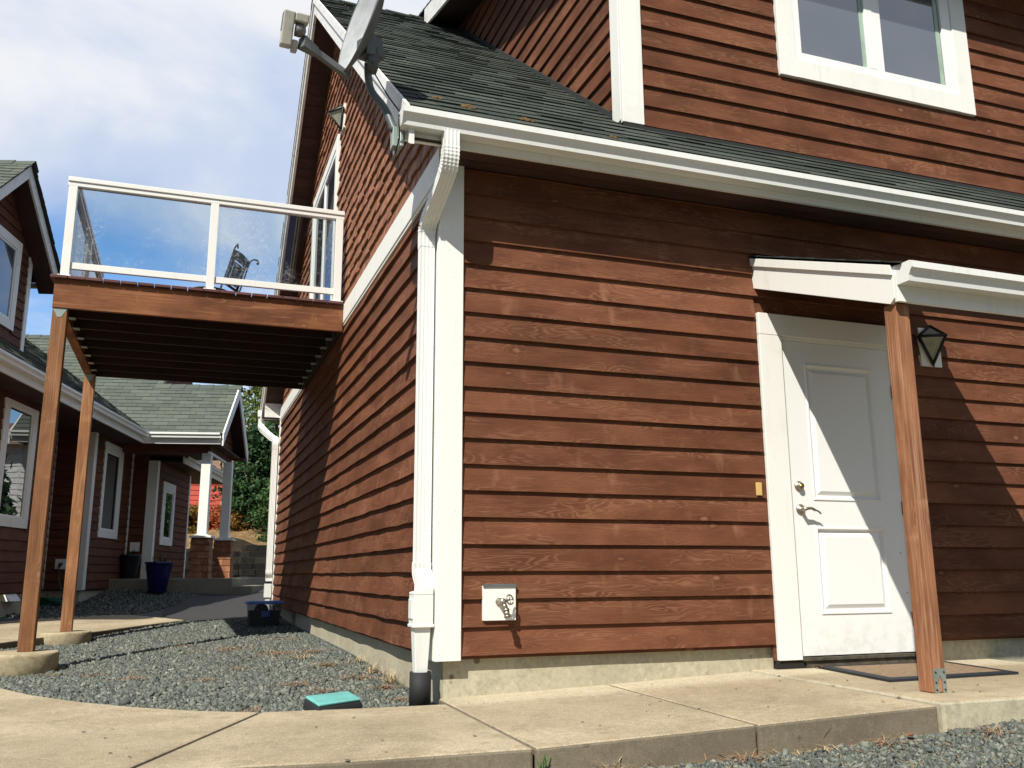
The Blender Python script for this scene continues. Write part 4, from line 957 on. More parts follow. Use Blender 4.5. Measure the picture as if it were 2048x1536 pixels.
mb = MB(); mb.tube(smooth_path([camray(738, 128, DEP+.05), camray(775, 190, DEP+.07), camray(800, 225, DEP-.02), (-.36, -.32, 2.96), (-.35, -.30, 2.84), (-.345, -.18, 2.80)], 6), .0045, n=6); build('cable', mb, 'black_plastic', dish)

# ================================================================ NEIGHBOUR HOUSE (turned 13 degrees)
AZ = R_(13.0); E1 = Vector((math.sin(AZ), math.cos(AZ), 0)); E2 = Vector((math.cos(AZ), -math.sin(AZ), 0))
def TN(t_, n_, z): return E1*t_+E2*n_+Vector((0, 0, z))
nb = thing('neighbour_house', 'shaded brown sided house with green roofs, tall narrow windows and a columned porch', 'house', TN(12, -8, 0))
def side(n_): return frame(E2*n_, E1, E2)         # faces the main house, u = t
def front(t_): return frame(E1*t_, E2, -E1)       # faces the camera, u = n
NS, NR, N3, ZB = -5.69, -6.33, -5.207, .20
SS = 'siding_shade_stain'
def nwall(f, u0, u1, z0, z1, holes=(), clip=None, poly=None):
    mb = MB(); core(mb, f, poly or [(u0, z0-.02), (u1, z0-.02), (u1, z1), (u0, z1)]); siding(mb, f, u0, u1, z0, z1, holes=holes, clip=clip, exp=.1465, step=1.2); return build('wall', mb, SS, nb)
nwall(side(NS), 5.9, 9.2, ZB, 2.95, [(7.83, 8.93, 1.13, 2.82)])
nwall(side(NR), 9.2, 11.56, ZB, 2.95)
nwall(front(11.56), NR, NS-.12, ZB, 2.95)
nwall(side(NS), 11.68, 13.943, ZB, 2.95, [(12.14, 13.20, 1.13, 2.83)])
nwall(front(13.943), NS, N3-.155, ZB+.147, 2.8)
nwall(side(N3), 14.06, 16.85, ZB+.147, 2.72, [(14.48, 15.45, 1.07, 2.34)])
for P in ([TN(5.9, NS, 0), TN(5.9, -12, 0), TN(5.9, -12, 3), TN(5.9, NS, 3)], [TN(16.9, N3, 0), TN(16.9, -12, 0), TN(16.9, -12, 5), TN(16.9, N3, 2.75)], [TN(9.2, NS, 0), TN(9.2, NR, 0), TN(9.2, NR, 3), TN(9.2, NS, 3)]):
    mb = MB(); mb.quad(P); build('wall', mb, SS, nb)
mb = MB()
for t0, t1, n_ in ((5.93, 9.2, NS-.03), (9.2, 11.56, NR-.03), (11.56, 14, NS-.03)): mb.prism([(n_, -.8), (n_, ZB-.001), (n_-1.5, ZB-.001), (n_-1.5, -.8)], t0+.03*(t0 > 10), t1, lambda a, b, d_: TN(d_, a, b))
build('foundation', mb, 'foundation_concrete', nb)
def nbox(mb, t0, t1, n0, n1, z0, z1): mb.box((t0, n0, z0), (t1, n1, z1), X=lambda p: TN(p.x, p.y, p.z))
def ntrim(*bs):
    mb = MB()
    for b in bs: nbox(mb, *b)
    return build('corner_trim', mb, 'white_trim', nb)
ntrim((9.10, 9.232, NS, NS+.03, ZB, 2.95)); ntrim((11.53, 11.5595, NR+.001, NR+.035, ZB, 2.93))
ntrim((11.53, 11.5595, NS-.12, NS+.032, ZB-.01, 2.95), (11.56, 11.68, NS, NS+.0315, ZB-.01, 2.95)); ntrim((13.85, 13.9425, NS, NS+.03, ZB+.15, 2.85))
ntrim((13.91, 13.9425, N3-.155, N3+.032, ZB+.15, 2.72), (13.943, 14.06, N3, N3+.0315, ZB+.15, 2.72)); ntrim((16.75, 16.85, N3, N3+.03, ZB+.15, 2.72))
def nwindow(t0, t1, z0, z1, p0, p1, q0, q1, n_, sill=True, glass='neighbour_window_glass'):
    mb = MB(); 
    for b in ((t0, p0, n_, n_+.034, z0, z1), (p1, t1, n_, n_+.034, z0, z1), (p0+.0005, p1-.0005, n_, n_+.0335, q1, z1), (p0+.0005, p1-.0005, n_, n_+.0335, z0, q0)): nbox(mb, *b)
    wn = build('window', mb, 'white_trim', nb)
    mb = MB(); s_ = .035
    for b in ((p0+.001, p0+s_, n_+.002, n_+.022, q0, q1), (p1-s_, p1-.001, n_+.002, n_+.022, q0, q1), (p0+s_, p1-s_, n_+.002, n_+.0215, q1-s_, q1-.001), (p0+s_, p1-s_, n_+.002, n_+.0215, q0+.001, q0+s_)): nbox(mb, *b)
    build('frame', mb, 'white_vinyl', wn)
    mb = MB(); mb.quad([TN(p0+s_, n_+.008, q0+s_), TN(p1-s_, n_+.008, q0+s_), TN(p1-s_, n_+.008, q1-s_), TN(p0+s_, n_+.008, q1-s_)]); build('pane', mb, glass, wn)
nwindow(7.805, 8.955, 1.107, 2.847, 7.975, 8.795, 1.235, 2.785, NS)
nwindow(12.11, 13.23, 1.112, 2.857, 12.24, 13.065, 1.25, 2.70, NS)
nwindow(14.45, 15.48, 1.05, 2.36, 14.69, 15.325, 1.19, 2.18, N3)
# eaves of the slope facing the main house
NE_, ZE = -5.19, 2.925
mb = MB(); nbox(mb, 5.5, 12.86, NE_-.03, NE_, ZE, 3.10); nbox(mb, 12.83, 12.86, NE_+.0005, -3.76, ZE, 3.10); build('fascia', mb, 'white_trim', nb)
mb = MB(); mb.prism(gutter_profile(.10, .11), 5.5, 12.76, lambda a, b, d_: TN(d_, NE_+.001+a, 3.035+b)); build('gutter', mb, 'white_metal', nb)
mb = MB(); mb.prism(gutter_profile(.10, .11), NE_+.11, -3.765, lambda a, b, d_: TN(12.829-a, d_, 3.035+b)); build('gutter', mb, 'white_metal', nb)
mb = MB(); nbox(mb, 5.5, 12.86, NR-.02, NE_-.031, ZE+.01, ZE+.03); nbox(mb, 12.861, 15.6, NS-.5, -3.80, ZE+.0125, ZE+.032); build('soffit', mb, 'dark_soffit_wood', nb)
NSL = .70; nc = 1/math.hypot(1, NSL)
def NF(u, s, h): return TN(u, NE_+.06-s*nc+h*NSL*nc, 3.14+s*NSL*nc+h*nc)
PSL = .86; pcs = 1/math.hypot(1, PSL)
def PFr(u, s, h): return TN(12.80+s*pcs-h*PSL*pcs, u, 3.12+s*PSL*pcs+h*pcs)      # porch front slope, u = n
def PBk(u, s, h): return TN(15.68-s*pcs+h*PSL*pcs, u, 3.12+s*PSL*pcs+h*pcs)
NW = 5.2/nc
mb = MB(); mb.cm = 1
mb.quad([NF(5.5, 0, 0), NF(12.9, 0, 0), NF(16, 3.8/nc, 0), NF(16, NW, 0), NF(5.5, NW, 0)])
mb.cm = 0
shingles(mb, NF, (5.48, 16.0), NW, clipu=lambda s: (5.48, 12.86+s*nc*NSL/PSL+.06), thick=.012)
RT = 3.10; RLEN = RT/pcs
mb.cm = 1
mb.quad([PFr(-3.735, 0, 0), PFr(-3.735, 1.44/pcs, 0), PFr(-5.3, 1.44/pcs, 0), PFr(-5.3, 0, 0)]); mb.quad([PFr(-5.2, 0, 0), PFr(-5.3, RLEN, 0), PFr(-10, RLEN, 0), PFr(-9.2, RLEN, 0)])
mb.quad([PFr(-3.735, 0, -.03), PFr(-3.735, 1.44/pcs, -.03), PFr(-5.3, 1.44/pcs, -.03), PFr(-5.3, 0, -.03)])
mb.quad([PBk(-3.735, 0, 0), PBk(-3.735, 1.44/pcs, 0), PBk(-5.6, 1.44/pcs, 0), PBk(-5.6, 0, 0)]); mb.quad([PBk(-3.735, 0, -.03), PBk(-3.735, 1.44/pcs, -.03), PBk(-5.6, 1.44/pcs, -.03), PBk(-5.6, 0, -.03)])
for fn in (PFr, PBk): mb.quad([fn(-3.735, 0, -.03), fn(-3.735, 1.44/pcs, -.03), fn(-3.735, 1.44/pcs, .0), fn(-3.735, 0, .0)])
mb.quad([PFr(-5.3, RLEN, 0), PFr(-10, RLEN, 0), TN(12.8+2*RT, -10, 3.12), TN(12.8+2*RT, -5.3, 3.12)])
mb.cm = 0
shingles(mb, PFr, (-10.0, -3.715), RLEN, clipu=lambda s: (NE_+.06-s*pcs*PSL/NSL-.05, -3.715 if s*pcs < 1.43 else -5.3), thick=.010, exp=.14)
shingles(mb, PBk, (-5.0, -3.715), 1.44/pcs, thick=.010, exp=.14)
def capline(tt, zz, n0, n1):
    n_ = n0
    while n_ > n1:
        for sg in (-1, 1):
            P = [TN(tt, n_, zz+.035), TN(tt, n_-.32, zz+.02), TN(tt+sg*.13, n_-.32, zz+.02-.112), TN(tt+sg*.13, n_, zz+.035-.112)]; mb.quad(P, None, random.random()); mb.quad([P[3], P[2], P[2]-Vector((0, 0, .025)), P[3]-Vector((0, 0, .025))], None, .1)
        n_ -= .29
capline(12.80+1.44, 3.12+1.44*PSL, -3.66, -5.3); capline(12.8+RT, 3.12+RT*PSL, -5.28, -9.4)
build('roof', mb, ['neighbour_roof_shingle', 'roof_underlay'], nb)
mb = MB(); mb.quad([TN(12.9, -5.3, 3.0), TN(15.9, -5.3, 5.7), TN(18.9, -5.3, 3.0)]); build('gable_wall', mb, SS, nb)
# porch gable
def gz_(t_): return 3.12+PSL*(1.44-abs(t_-14.24))
mb = MB()
for a, b in ((12.80, 14.24), (14.24, 15.68)): mb.prism([(a, gz_(a)+.015), (b, gz_(b)+.015), (b, gz_(b)-.27), (a, gz_(a)-.23)], -3.73, -3.70, lambda p, q_, d_: TN(p, d_, q_))
build('rake_board', mb, 'white_trim', nb)
mb = MB()
for a, b in ((12.86, 14.24), (14.24, 15.62)): mb.prism([(a, gz_(a)-.20), (b, gz_(b)-.20), (b, gz_(b)-.215), (a, gz_(a)-.215)], -3.99, -3.731, lambda p, q_, d_: TN(p, d_, q_))
nbox(mb, 15.30, 15.64, -3.99, -3.731, 2.92, 2.96); build('soffit', mb, 'dark_soffit_wood', nb)
nwall(side(-4.0), 13.05, 15.3, 2.80, 4.1, clip=lambda z: (14.24-max(0, (4.3-z)/PSL), 14.24+max(0, (4.3-z)/PSL)), poly=[(13.05, 2.78), (15.3, 2.78), (15.3, 3.15), (14.24, 4.1), (13.05, 3.1)])
mb = MB(); nbox(mb, 13.0, 15.3, -4.02, -3.97, 2.755, 2.80); build('beam', mb, 'white_trim', nb)
mb = MB(); nbox(mb, 13.10, 13.26, NS-.2, -3.99, 2.78, 2.937); build('beam', mb, SS, nb)
for tc, nc_ in ((13.20, -4.068), (14.70, -3.935)):
    mb = MB(); rings = []
    for z, h in ((.372, .178), (1.135, .162)): rings.append([TN(tc+a*h, nc_+b*h, z) for a, b in ((-1, -1), (-1, 1), (1, 1), (1, -1))])
    mb.loft(rings, smooth=False)
    for k in range(6):
        for face in range(4):
            cells = [-1, random.uniform(-.5, -.1), random.uniform(.1, .6), 1]; z0 = .372+k*.128; z1 = min(z0+.14, 1.14)
            for c0_, c1_ in zip(cells[:-1], cells[1:]):
                def Q3(a, h, z):
                    hh = .178-.016*(z-.372)/.763+h
                    x, y_ = ((a, 1), (1, -a), (-a, -1), (-1, a))[face]; return TN(tc-y_*hh, nc_+x*hh, z)
                P = [Q3(c0_+.01, .016, z0), Q3(c1_-.01, .016, z0), Q3(c1_-.01, .004, z1), Q3(c0_+.01, .004, z1)]; r_ = random.random(); mb.quad(P, None, r_); mb.quad([Q3(c0_, 0, z0), Q3(c1_, 0, z0), P[1], P[0]], None, .1)
    pier = build('porch_column', mb, 'cedar_shake', nb)
    mb = MB(); nbox(mb, tc-.205, tc+.205, nc_-.205, nc_+.205, 1.137, 1.178); nbox(mb, tc-.13, tc+.13, nc_-.13, nc_+.13, 1.1782, 1.20); build('cap', mb, 'white_trim', pier, bevel=.003)
    mb = MB(); nbox(mb, tc-.088, tc+.088, nc_-.088, nc_+.088, 1.2002, 2.79); build('shaft', mb, 'white_trim', pier, bevel=.004)
# lower wing eave beyond the porch
mb = MB(); nbox(mb, 14.9, 19.6, -4.93, -4.90, 2.79, 2.95); build('fascia', mb, 'white_trim', nb)
mb = MB(); mb.prism(gutter_profile(.10, .11), 14.9, 19.6, lambda a, b, d_: TN(d_, -4.899+a, 2.90+b)); build('gutter', mb, 'white_metal', nb)
mb = MB(); nbox(mb, 14.9, 19.6, -6.0, -4.931, 2.80, 2.815); build('soffit', mb, 'dark_soffit_wood', nb)
mb = MB()
def WF(u, s, h): return TN(u, -4.84-s*nc+h*NSL*nc, 3.0+s*NSL*nc+h*nc)
mb.cm = 1; mb.quad([WF(14.9, 0, 0), WF(19.65, 0, 0), WF(19.65, 1.6, 0), WF(14.9, 1.6, 0)]); mb.cm = 0; shingles(mb, WF, (14.9, 19.65), 1.6); build('roof', mb, ['neighbour_roof_shingle', 'roof_underlay'], nb)
# dormer
ND = -6.2; DTC, DZP, DS = 8.27, 6.41, .86
def dz_(t_): return DZP-DS*abs(t_-DTC)
nwall(side(ND), 7.19, 9.30, 3.75, 6.3, [(7.68, 8.95, 4.11, 5.46)], clip=lambda z: (DTC-(DZP-.05-z)/DS, DTC+(DZP-.05-z)/DS), poly=[(7.13, 3.7), (9.42, 3.7), (9.42, dz_(9.42)), (DTC, DZP), (7.13, dz_(7.13))])
ntrim((9.31, 9.425, ND, ND+.031, 3.84, 5.40)); ntrim((7.07, 7.19, ND, ND+.031, 3.84, 5.40))
nwindow(7.64, 8.985, 4.085, 5.49, 7.77, 8.84, 4.22, 5.35, ND, glass='window_glass')
mb = MB(); mb.quad([TN(9.42, ND, 3.7), TN(9.42, ND-3, 3.7), TN(9.42, ND-3, 5.4), TN(9.42, ND, 5.4)]); build('wall', mb, SS, nb)
mb = MB()
def DFr(u, s, h): return TN(DTC-1.60+s*pcs-h*PSL*pcs, u, dz_(DTC-1.6)+.13+s*PSL*pcs+h*pcs)
def DBk(u, s, h): return TN(DTC+1.60-s*pcs+h*PSL*pcs, u, dz_(DTC-1.6)+.13+s*PSL*pcs+h*pcs)
mb.cm = 1
for fn in (DFr, DBk):
    for h in (0, -.03): mb.quad([fn(-5.85, 0, h), fn(-5.85, 1.6/pcs, h), fn(-11, 1.6/pcs, h), fn(-11, 0, h)])
    mb.quad([fn(-5.85, 0, 0), fn(-5.85, 1.6/pcs, 0), fn(-5.85, 1.6/pcs, -.03), fn(-5.85, 0, -.03)])
mb.cm = 0
shingles(mb, DFr, (-9.5, -5.83), 1.6/pcs, thick=.010); shingles(mb, DBk, (-9.5, -5.83), 1.6/pcs, thick=.010); capline(DTC, DZP+.12, -5.81, -9.4)
build('roof', mb, ['neighbour_roof_shingle', 'roof_underlay'], nb)
mb = MB()
for a, b in ((DTC-1.58, DTC), (DTC, DTC+1.58)): mb.prism([(a, dz_(a)+.10), (b, dz_(b)+.10), (b, dz_(b)-.13), (a, dz_(a)-.13)], -5.91, -5.88, lambda p, q_, d_: TN(p, d_, q_))
mb.prism(gutter_profile(.08, .08), -9, -5.90, lambda a, b, d_: TN(DTC+1.6+a, d_, dz_(DTC+1.6)+.03+b)); build('rake_board', mb, 'dirty_white_trim', nb)
mb = MB()
for a, b in ((DTC-1.56, DTC), (DTC, DTC+1.56)): mb.prism([(a, dz_(a)-.10), (b, dz_(b)-.10), (b, dz_(b)-.12), (a, dz_(a)-.12)], ND, -5.911, lambda p, q_, d_: TN(p, d_, q_))
build('soffit', mb, 'dark_soffit_wood', nb)
# porch slab and step
mb = MB(); nbox(mb, 13.0, 17.6, NS+.01, -3.42, -.3, .368); o = build('porch_slab', mb, 'step_concrete', None, bevel=.012); tag(o, kind='structure')
mb = MB(); nbox(mb, 13.05, 15.2, -3.72, -3.05, -.3, .222); o = build('porch_step', mb, 'step_concrete', None, bevel=.010); tag(o, kind='structure')
# fittings of the neighbour's yard
mb = MB(); nbox(mb, 11.52, 11.545, -6.135, -5.935, .545, .715); hb = build('hose_bib', mb, 'white_trim'); tag(hb, 'white hose bib plate with green hose in the neighbour wall recess', 'faucet')
mb = MB(); mb.tube([TN(11.52, -6.03, .63), TN(11.44, -6.03, .63)], .022, n=10); mb.tube([TN(11.45, -6.03, .63), TN(11.43, -6.03, .585)], .02, n=10); build('valve', mb, 'maroon_contents', hb)
hp = TN(11.28, -6.09, 0); hz = g1(hp.x, hp.y)
mb = MB(); pth = [TN(11.43, -6.03, .59), TN(11.40, -6.02, .42), TN(11.38, -5.95, .22), TN(11.33, -5.86, .08)]
for k in range(90):
    a = k*.42; rr = .20+.02*math.sin(k*.9); pth.append(TN(11.24+rr*.85*math.sin(a), -6.09+rr*math.cos(a)*1.1, hz+.025+.0013*k+.012*math.sin(k*1.7)))
mb.tube(smooth_path(pth, 3), .011, n=6); o = build('garden_hose', mb, 'green_hose'); tag(o, 'coiled dark green garden hose on the ground by the neighbour house', 'hose')
mb = MB(); nbox(mb, 13.9, 13.925, -5.60, -5.42, .90, 1.08); o = build('outlet_plate', mb, 'white_trim'); tag(o, 'square white plate on the dark porch wall behind the blue pot', 'wall plate')
mb = MB(); mb.prism([(0, 0), (.10, -.0), (.025, .105), (0, .105)], 8.53, 8.90, lambda a, b, d_: TN(d_, NS-.028+a, .088+b)); o = build('wall_vent', mb, 'white_vinyl'); tag(o, 'small white wedge vent hood on the neighbour foundation', 'vent')
def pot(t_, n_, z, label, m_, s=1.0):
    c_ = TN(t_, n_, z); p_ = thing('planter_pot', label, 'plant pot', c_)
    mb = MB(); mb.lathe([(0, 0), (.13*s, 0), (.15*s, .02*s), (.20*s, .30*s), (.225*s, .48*s), (.232*s, .50*s), (.245*s, .51*s), (.245*s, .545*s), (.215*s, .545*s), (.20*s, .48*s), (0, .48*s)], c_, n=36)
    build('pot_body', mb, m_, p_)
    mb = MB()
    for row in range(3):
        for k in range(34): a = 2*math.pi*(k+.5*(row % 2))/34; mb.lathe([(.010*s, 0), (.006*s, .006*s), (0, .007*s)], c_+Vector((.2235*s*math.cos(a), .2235*s*math.sin(a), (.455-row*.03)*s)), n=6, axis=(math.cos(a), math.sin(a), 0))
    build('glaze_dots', mb, m_, p_)
    mb = MB()
    for k in range(26):
        a = random.uniform(0, 6.28); h = random.uniform(.06, .22)*s; r0 = random.uniform(0, .10)*s; b_ = c_+Vector((r0*math.cos(a), r0*math.sin(a), .48*s)); tp = b_+Vector((.09*s*math.cos(a), .09*s*math.sin(a), h)); w_ = Vector((-math.sin(a), math.cos(a), 0))*.012
        mb.quad([b_-w_, b_+w_, tp+w_*.3, tp-w_*.3])
    build('plant_leaves', mb, 'leaf_dark', p_)
pot(12.55, -4.67, .12, 'glossy cobalt blue plant pot standing in front of the porch slab', 'blue_glaze', 1.02)
pot(13.7, -5.52, .368, 'dark teal plant pot on the porch in the shaded corner', 'teal_glaze', .85)
pot(14.2, -4.15, .368, 'small blue pot between the two porch columns', 'blue_glaze', .6)

# ================================================================ YARD OBJECTS
# lidded storage bin
bx_, by_ = -.345, 6.92; bz = g1(bx_, by_)-.012
b_ = thing('storage_bin', 'clear plastic storage bin with blue lid and dark contents on the gravel', 'storage box', (bx_, by_, bz))
mb = MB(); sec = lambda hx, hy, z: [Vector((bx_+x, by_+y, bz+z)) for x, y in ((-hx, -hy), (hx, -hy), (hx, hy), (-hx, hy))]
mb.loft([sec(.172, .125, 0), sec(.198, .148, .285)], smooth=False, caps=False); mb.quad(sec(.172, .125, .002)); build('bin_body', mb, 'bin_plastic', b_, bevel=.01)
mb = MB(); mb.loft([sec(.215, .162, .285), sec(.220, .167, .292), sec(.220, .167, .306), sec(.212, .158, .314)], smooth=False); mb.box((bx_-.185, by_-.135, bz+.3142), (bx_+.185, by_+.135, bz+.321)); build('bin_lid', mb, 'blue_plastic', b_, bevel=.004)
mb = MB(); mb.loft([sec(.166, .119, .004), sec(.186, .138, .205)], smooth=False); build('contents', mb, 'dark_contents', b_)
mb = MB(); mb.lathe([(0, -.02), (.085, -.02), (.088, 0), (.085, .02), (0, .02)], (bx_-.04, by_-.09, bz+.205), n=28, axis=(.15, -1, .1)); build('contents', mb, 'maroon_contents', b_)
mb = MB(); mb.quad([Vector((bx_+a, by_-.148+.0, bz+z)) for a, z in ((-.045, .135), (.055, .135), (.055, .205), (-.045, .205))]); build('label_sticker', mb, 'label_blue', b_)
# valve box
vb_ = thing('valve_box', 'low black box with turquoise lid on the gravel by the sidewalk', 'valve box', (-.55, .10, -.25))
K = [Vector((-.678, .215, 0)), Vector((-.425, .345, 0)), Vector((-.415, .020, 0)), Vector((-.655, -.125, 0))]; kc = sum(K, Vector())/4
mb = MB(); mb.loft([[Vector((*(kc+(k-kc)*s).xy, z)) for k in K] for s, z in ((1.10, -.33), (1.07, -.235), (1.04, -.222), (1.03, -.212))], smooth=False); build('box_body', mb, 'black_plastic', vb_, bevel=.012)
mb = MB(); mb.loft([[Vector((*(kc+(k-kc)*s).xy, z)) for k in K] for s, z in ((1.0, -.2115), (1.0, -.202), (.97, -.196))], smooth=False)
for i in range(7):
    a = K[0].lerp(K[1], .12+.1*i); b2 = K[3].lerp(K[2], .12+.1*i); p = kc+(a-kc)*.85; q_ = kc+(b2-kc)*.85; d_ = (K[1]-K[0]).normalized()*.004
    mb.quad([Vector((*(p-d_).xy, -.1955)), Vector((*(p+d_).xy, -.1955)), Vector((*(q_+d_).xy, -.1955)), Vector((*(q_-d_).xy, -.1955))])
build('box_lid', mb, 'turquoise_plastic', vb_, bevel=.006)
# moss on the roof
def moss(x, s, r, label):
    P = Vector(RF(x, s, .004)); mb = MB(); U_ = Vector((1, 0, 0)); V_ = Vector(RF(x, s+1, .004))-P; Nn = U_.cross(V_)
    for j in range(5):
        c_ = P+U_*random.uniform(-r, r)+V_*random.uniform(-r*.25, r*.25); q_ = r*random.uniform(.35, .75); rings = []
        for k in range(5):
            a = k/4*math.pi/2; rings.append([c_+(U_*math.cos(i*.6283)+V_*math.sin(i*.6283))*q_*math.cos(a)*random.uniform(.8, 1.2)+Nn*q_*.6*math.sin(a)*random.uniform(.85, 1.15) for i in range(10)])
        mb.loft(rings)
    tag(build('moss_clump', mb, 'moss_clump'), label, 'moss', 'moss on the roof')
moss(.085, .245, .055, 'largest orange moss clump on the dark roof above the gutter'); moss(.44, .16, .05, 'flat moss clump on the dark roof just above the gutter, right of the largest'); moss(-.06, .40, .035, 'small moss clump near the white rake edge of the roof'); moss(1.02, .10, .025, 'tiny moss clump at the gutter edge below the dormer')

# ================================================================ GRAVEL STONES (stuff)
def inside(poly, X, Y):
    r = np.zeros(len(X), bool); n = len(poly)
    for k in range(n):
        (x0, y0), (x1, y1) = poly[k], poly[(k+1) % n]
        if y0 == y1: continue
        c_ = (y0 > Y) != (y1 > Y); xi = (x1-x0)*(Y-y0)/(y1-y0)+x0; r ^= c_ & (X < xi)
    return r
CUBE = np.array([(x, y, z) for z in (-1, 1) for y in (-1, 1) for x in (-1, 1)], float); CF = np.array([(0, 2, 3, 1), (4, 5, 7, 6), (0, 1, 5, 4), (2, 6, 7, 3), (0, 4, 6, 2), (1, 3, 7, 5)])
def stones(name, regions, m_):
    XS, SZ = [], []
    for poly, spacing, size, excl in regions:
        p = np.array(poly); x0, y0 = p.min(0); x1, y1 = p.max(0); n = int((x1-x0)*(y1-y0)/spacing**2)
        X = rng.uniform(x0, x1, n); Y = rng.uniform(y0, y1, n); k = inside(poly, X, Y)
        for ex in excl:
            if len(ex) == 3: k &= (X-ex[0])**2+(Y-ex[1])**2 > ex[2]**2
            else: k &= ~inside(ex, X, Y)
        X, Y = X[k], Y[k]; XS.append(np.stack([X, Y, gz(X, Y)], 1)); SZ.append(size*rng.lognormal(0, .32, len(X)))
    P = np.concatenate(XS); S = np.concatenate(SZ); n = len(P)
    V = CUBE[None]*np.array([1.0, .72, .45])*rng.uniform(.45, 1.15, (n, 8, 3))
    V *= (S*.5)[:, None, None]*rng.uniform(.75, 1.3, (n, 1, 3))
    q = rng.normal(size=(n, 4)); q[:, 1:3] *= .45; q /= np.linalg.norm(q, axis=1)[:, None]; w, x, y, z = q.T
    Rm = np.stack([1-2*(y*y+z*z), 2*(x*y-z*w), 2*(x*z+y*w), 2*(x*y+z*w), 1-2*(x*x+z*z), 2*(y*z-x*w), 2*(x*z-y*w), 2*(y*z+x*w), 1-2*(x*x+y*y)], 1).reshape(n, 3, 3)
    V = np.einsum('nij,nkj->nki', Rm, V)+P[:, None]; V[:, :, 2] += (rng.uniform(-.2, .4, n)*S*.6)[:, None]
    F = (CF[None]+np.arange(n)[:, None, None]*8).reshape(-1, 4)
    me = bpy.data.meshes.new(name); me.vertices.add(n*8); me.vertices.foreach_set('co', V.reshape(-1)); me.loops.add(F.size); me.loops.foreach_set('vertex_index', F.reshape(-1).astype(np.int32)); me.polygons.add(len(F)); me.polygons.foreach_set('loop_start', np.arange(0, F.size, 4, dtype=np.int32)); me.polygons.foreach_set('loop_total', np.full(len(F), 4, np.int32))
    me.update(calc_edges=True); at = me.attributes.new('rnd', 'FLOAT', 'FACE'); at.data.foreach_set('value', np.repeat(rng.random(n), 6).astype(np.float32)); me.materials.append(MATS[m_]); me.validate()
    o = bpy.data.objects.new(name, me); C.objects.link(o); return tag(o, kind='stuff')
YARD = [(-.02, -.16), (-.45, -.12), (-.93, -.045), (-1.2, .11), (-1.5, .37), (-1.8, .71), (-2.1, 1.15), (-2.4, 1.73), (-2.66, 2.5), (-2.95, 3.6), (-3.05, 4.6), (-3.02, 5.56), (-2.65, 6.2), (-2.18, 6.85), (-1.7, 7.45), (-1.26, 7.92), (-.6, 8.18), (-.02, 8.3)]
FRONTG = [(-.8, -1.44), (.0, -1.445), (1.97, -1.49), (3.9, -1.5), (4.6, -3.4), (-.6, -3.2)]
NBY = [tuple(TN(a, b, 0).xy) for a, b in ((8.6, NS), (9.2, NS), (9.2, NR), (11.5, NR), (11.5, NS), (13.0, NS), (13.0, -4.0), (11.2, -3.9), (10.0, -4.1), (8.0, -4.75))]
stones('gravel', [(YARD, .0128, .0195, [(-2.50, 3.50, .27), (-2.485, 6.34, .26), (-.098, .022, .06)]), (FRONTG, .0135, .0185, []), (NBY, .03, .034, [])], 'gravel_stone')

# needles, straw and litter
def blades(name, m_, patches, lying=True, wid=.0018):
    mb = MB()
    for x, y, r, n, L, up in patches:
        for k in range(n):
            a = random.uniform(0, 6.28); q_ = r*abs(random.gauss(0, .5)); px, py = x+q_*math.cos(a)*1.4, y+q_*math.sin(a); z = g1(px, py)+random.uniform(.008, .022)
            d_ = Vector((random.gauss(0, 1), random.gauss(0, 1), random.gauss(0, .15)+up)).normalized(); l_ = L*random.uniform(.5, 1.2); p0 = Vector((px, py, z)); p2 = p0+d_*l_; p1 = p0.lerp(p2, .5)+Vector((random.gauss(0, .006), random.gauss(0, .006), .008)); s_ = d_.cross(Vector((0, 0, 1))); s_ = s_.normalized()*wid if s_.length > .01 else Vector((wid, 0, 0))
            mb.quad([p0-s_, p0+s_, p1+s_, p1-s_]); mb.quad([p1-s_, p1+s_, p2+s_*.4, p2-s_*.4])
    return tag(build(name, mb, m_), kind='stuff')
P_ = []
for x, y, r, n in ((-.18, 1.25, .16, 130), (-.12, .75, .12, 110), (-.30, 2.0, .2, 170), (-.55, 3.1, .30, 240), (-.9, 3.9, .4, 230), (-.25, 3.0, .14, 100), (-.62, 1.05, .16, 120), (-.5, .7, .1, 60), (-1.6, 1.9, .12, 90), (-1.9, 2.5, .10, 70), (-1.15, 1.5, .10, 50), (-2.2, 3.0, .12, 60), (-.15, .28, .09, 50), (-.95, .2, .1, 40), (-.9, 2.1, .1, 40), (-1.3, 4.6, .3, 80), (-.35, 4.6, .25, 90)): P_.append((x, y, r, n, .075, .05))
for x, y, r, n in ((.9, -1.5, .12, 60), (1.6, -1.55, .15, 70), (2.1, -1.62, .12, 60), (2.5, -1.7, .2, 70), (.35, -1.55, .1, 40)): P_.append((x, y, r, n, .09, .05))
blades('pine_needles', 'needle_litter', P_)
blades('dry_grass', 'straw', [(-.05, .95, .05, 60, .10, .9), (-.06, 1.5, .05, 50, .08, .8), (-.05, 2.1, .05, 40, .07, .7), (-.45, 2.6, .1, 50, .08, .4), (.30, -1.47, .05, 16, .11, .4), (2.12, -1.2, .03, 20, .04, .6), (1.3, -1.5, .2, 24, .10, .1)])
blades('weeds', 'weed_leaf', [(.02, -1.452, .012, 16, .07, 2.5), (-1.7, 5.0, .05, 8, .03, 1.0)], wid=.003)
mb = MB()
for k in range(70):
    x = random.uniform(-1.8, 3.3); y = random.uniform(-1.4, -.05); z = (swz(x, y) if x < 1.98 else -.15)+.003; a = random.uniform(0, 6.28); s = random.uniform(.003, .008)
    if x < 0 and y > -.2: continue
    mb.quad([(x+s*math.cos(a+k_)*(1.6 if k_ % 2 else .7), y+s*math.sin(a+k_)*(1.6 if k_ % 2 else .7), z+random.uniform(0, .004)) for k_ in (0, 1.57, 3.14, 4.71)])
